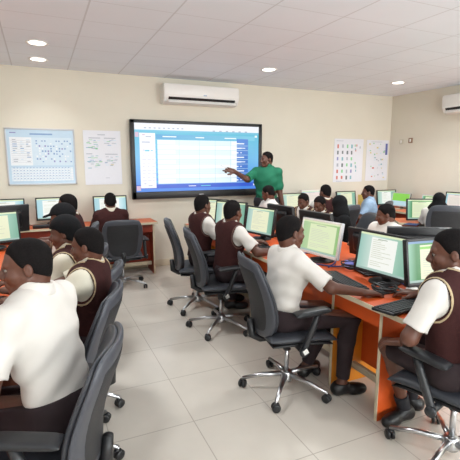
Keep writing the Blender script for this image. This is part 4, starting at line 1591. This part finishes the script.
MB().box((0, 0, 0.125), (0.09, 0.20, 0.25), mat('yellow_card', (222, 200, 110), 0.6), 0.004).obj('case', t)
MB().box((0, -0.102, 0.15), (0.05, 0.003, 0.09), PAPER).obj('spine_sticker', t)
MB().lathe([(0.001, -0.002), (0.013, -0.002), (0.013, 0.001), (0.001, 0.001)], BLACKP, c=(0, -0.102, 0.06), n=14, axis='y').obj('finger_ring', t)
x, y = 4.62, 4.12
t = thing('mouse_mat', 'small dark blue mat on the short cherry desk', 'mouse mat', (4.50, 4.02, ZD + 0.0005), 0.4)
MB().box((0, 0, 0.002), (0.2, 0.16, 0.004), mat('navy_rubber', (36, 50, 92), 0.8), 0.0015).obj('pad', t)
t = thing('webcam', 'little black webcam on the wall side of the green and yellow screen', 'webcam', (5.62, 4.55, ZD), 0.6)
MB().lathe([(0.001, 0), (0.035, 0), (0.035, 0.008), (0.008, 0.014), (0.007, 0.20), (0.001, 0.20)], BLACKP, n=16).obj('foot', t)
MB().lathe([(0.001, -0.035), (0.03, -0.03), (0.038, 0), (0.03, 0.03), (0.001, 0.035)], BLACKP, c=(0, 0, 0.225), n=16).obj('camera_head', t)

#@@PEOPLE
DTRIM = mat('dull_brown_trim', (104, 74, 66), 0.85)
# ------------------------------------------------------------------ people
# aisle row
person('person in white shirt and dark trousers at the largest screen on the aisle bench', (1.43, 2.33), face(0.985, -0.17), s=0.93, lean=8, twist=10, head=(10, -6), big_head=1.05, head_shift=(0, -0.01, 0.018),
       rh=(1.79, 1.93, 0.785), lh=(1.80, 2.46, 0.79), rknee=(1.86, 2.11, 0.55), lknee=(1.88, 2.32, 0.55), rfoot=(1.80, 2.10, 0.10), lfoot=(1.72, 2.42, 0.085),
       rdir=(0.95, -0.3, 0), ldir=(0.9, 0.35, 0), outfit='shirt', res=0.005, hand_f={1: (0.98, -0.1, -0.12), -1: (0.9, -0.3, -0.1)}, sleeve=0.86, elbows=(None, (-0.35, -1.0, -0.6)))
person('person in maroon vest, middle of aisle row, arm stretched to a mouse', (1.55, 3.50), face(0.95, -0.3), s=0.95, lean=6, twist=22, head=(42, -4), big_head=1.04,
       rh=(1.93, 3.12, 0.80), lh=(1.88, 3.6, 0.80), res=0.006, trim=DTRIM, elbows=(None, (0, -0.5, -0.9)))
person('person in maroon vest ending the aisle row, head just below the display', (1.52, 4.16), face(0.95, -0.3), s=0.95, lean=4, twist=22, head=(38, -4), big_head=1.04,
       rh=(1.90, 4.0, 0.80), lh=(1.90, 4.3, 0.80), res=0.0065, trim=DTRIM)
person('person in maroon vest and shorts with one hand on the keyboard at the bench end', (1.86, 1.34), face(-0.25, 0.97), s=0.98, lean=6, head=(30, -10),
       rh=(2.05, 1.74, 0.80), lh=(1.715, 1.52, 0.645), lknee=(1.78, 1.70, 0.53), rknee=(2.0, 1.74, 0.53), lfoot=(1.96, 1.71, 0.085), rfoot=(2.10, 1.78, 0.085),
       ldir=(-1, -0.1, 0), rdir=(-0.6, 0.7, 0), legs='shorts', res=0.005, hand_f={1: (-0.35, 0.92, -0.1), -1: (-0.3, 0.9, -0.3)}, sleeve=0.80, big_head=1.07, elbows=((-0.9, -0.2, -0.8), (0.6, -0.4, -0.5)))
# hat row
person('person in plain white shirt without a vest in the big close armchair', (0.02, 1.76), face(-0.80, 0.60), s=1.0, lean=12, head=(36, -6), seat=0.515, big_head=1.0, head_shift=(0, 0.0, 0.0),
       lh=(-0.42, 1.72, 0.80), rh=(-0.40, 2.05, 0.80), outfit='shirt', res=0.005, skin=SKIN, sleeve=0.80)
person('capless person in maroon vest with tan stripes and cream sleeves', (0.23, 2.48), face(-0.92, 0.38), s=0.93, lean=0, head=(-4, -8),
       lh=(-0.24, 2.35, 0.80), rh=(-0.2, 2.6, 0.80), res=0.0055, top=CREAMS)
person('person in black knit hat pulled down to the ear, in maroon vest', (0.20, 2.84), face(-0.95, 0.3), s=0.97, lean=8, head=(0, -10),
       lh=(-0.18, 2.8, 0.80), rh=(-0.16, 3.05, 0.80), res=0.006, top=CREAMS, hat='beanie')
person('person in black peaked cap in the hat row', (0.24, 3.52), face(-0.97, 0.25), s=0.99, lean=10, head=(0, -10), lh=(-0.10, 3.5, 0.80), rh=(-0.06, 3.7, 0.80), res=0.007, hat='cap')
person('person with only a dark head showing behind the peaked cap', (0.33, 4.45), face(-0.97, 0.25), s=1.0, lean=10, head=(0, -8), lh=(0.02, 4.4, 0.80), rh=(0.06, 4.6, 0.80), res=0.008)
person('person in maroon jumper sitting square to the chart wall, back turned', (0.78, 5.27), face(0.0, 1.0), s=0.95, lean=6, head=(0, -4), res=0.007, seat=0.455, outfit='shirt', top=VEST, collar=CREAMS, sleeve=0.98)
# teacher
person('teacher in green polo standing and pointing at the big display', (3.17, 5.62), face(-0.74, -0.67), s=1.10, lean=2, head=(-38, -2), lh=(3.36, 5.44, 0.88), rh=(2.70, 5.80, 1.43),
       stand=True, top=GREENS, outfit='polo', res=0.006, hand_f={1: (-0.9, 0.2, 0.25)}, sleeve=0.95, point=1, elbows=((0.1, 0.3, -1), (-0.1, -0.9, -0.55)))
# row behind the aisle bench
person('person looking down, face showing above the black monitor backs, cream collar', (3.17, 3.08), face(-0.99, -0.1), s=0.88, lean=12, head=(-42, -14), res=0.0065, outfit='shirt')
person('person in black headscarf with back turned, beyond the white-framed monitor', (3.18, 3.80), face(-0.92, 0.38), s=0.90, lean=8, head=(-60, -12), res=0.008, hat='scarf', outfit='shirt', top=HATM)
person('person bending low, darker forehead of the pair beyond the white-framed screen', (3.24, 4.22), face(-0.95, -0.3), s=0.88, lean=18, head=(0, -22), res=0.008)
person('person bending low behind the other bent head, closer to the teacher', (3.30, 4.66), face(-0.95, -0.3), s=0.88, lean=18, head=(0, -20), res=0.008)
person('person with short dark hair seated in front of the teacher in green', (2.96, 5.06), face(-0.99, 0.1), s=0.98, lean=8, head=(-45, -20), res=0.008, outfit='shirt')
# far side
person('person in maroon vest with white collar facing the posters, back turned', (3.70, 4.82), face(0.15, 0.98), s=0.98, lean=6, head=(14, -6), res=0.008)
person('person in light blue shirt turned sideways below the poster pair', (4.61, 4.86), face(-0.72, 0.69), s=0.94, lean=10, head=(10, -4), res=0.007, outfit='shirt', top=BLUES)
person('person in black headscarf and white sleeves facing the side wall', (4.69, 3.79), face(0.78, 0.62), s=0.87, lean=6, head=(0, -8), res=0.008, outfit='shirt', hat='scarf')

t = thing('stylus', 'thin white pointing stylus in the raised hand of the teacher', 'stylus', (2.565, 5.83, 1.49), 0)
MB().tube([(0.055, -0.012, -0.028), (0.0, 0, 0), (-0.055, 0.012, 0.024)], [0.005, 0.005, 0.002], WHITEP).obj('rod', t)
MB().tube([(-0.055, 0.012, 0.024), (-0.066, 0.0145, 0.029)], [0.0025, 0.001], BLACKP).obj('tip', t)


# repeats of one kind carry one group phrase
GROUPS = {'office_chair': 'swivel chairs at the benches', 'computer_monitor': 'monitors standing on the benches', 'keyboard': 'keyboards on the benches', 'mouse': 'mice on the aisle bench',
          'person': 'people in the computer room', 'computer_bench': 'long computer benches', 'wall_poster': 'unframed posters on the front wall', 'switch_plate': 'switch plates on the side wall',
          'cable_bundle': 'cable tangles on the aisle bench', 'cable': 'blue cables on the aisle bench', 'air_conditioner': 'wall air conditioners'}
for o in list(COL.objects):
    k = o.name.split('.')[0]
    if o.parent is None and k in GROUPS and 'label' in o and not o['label'].startswith('teacher'):
        o['group'] = GROUPS[k]
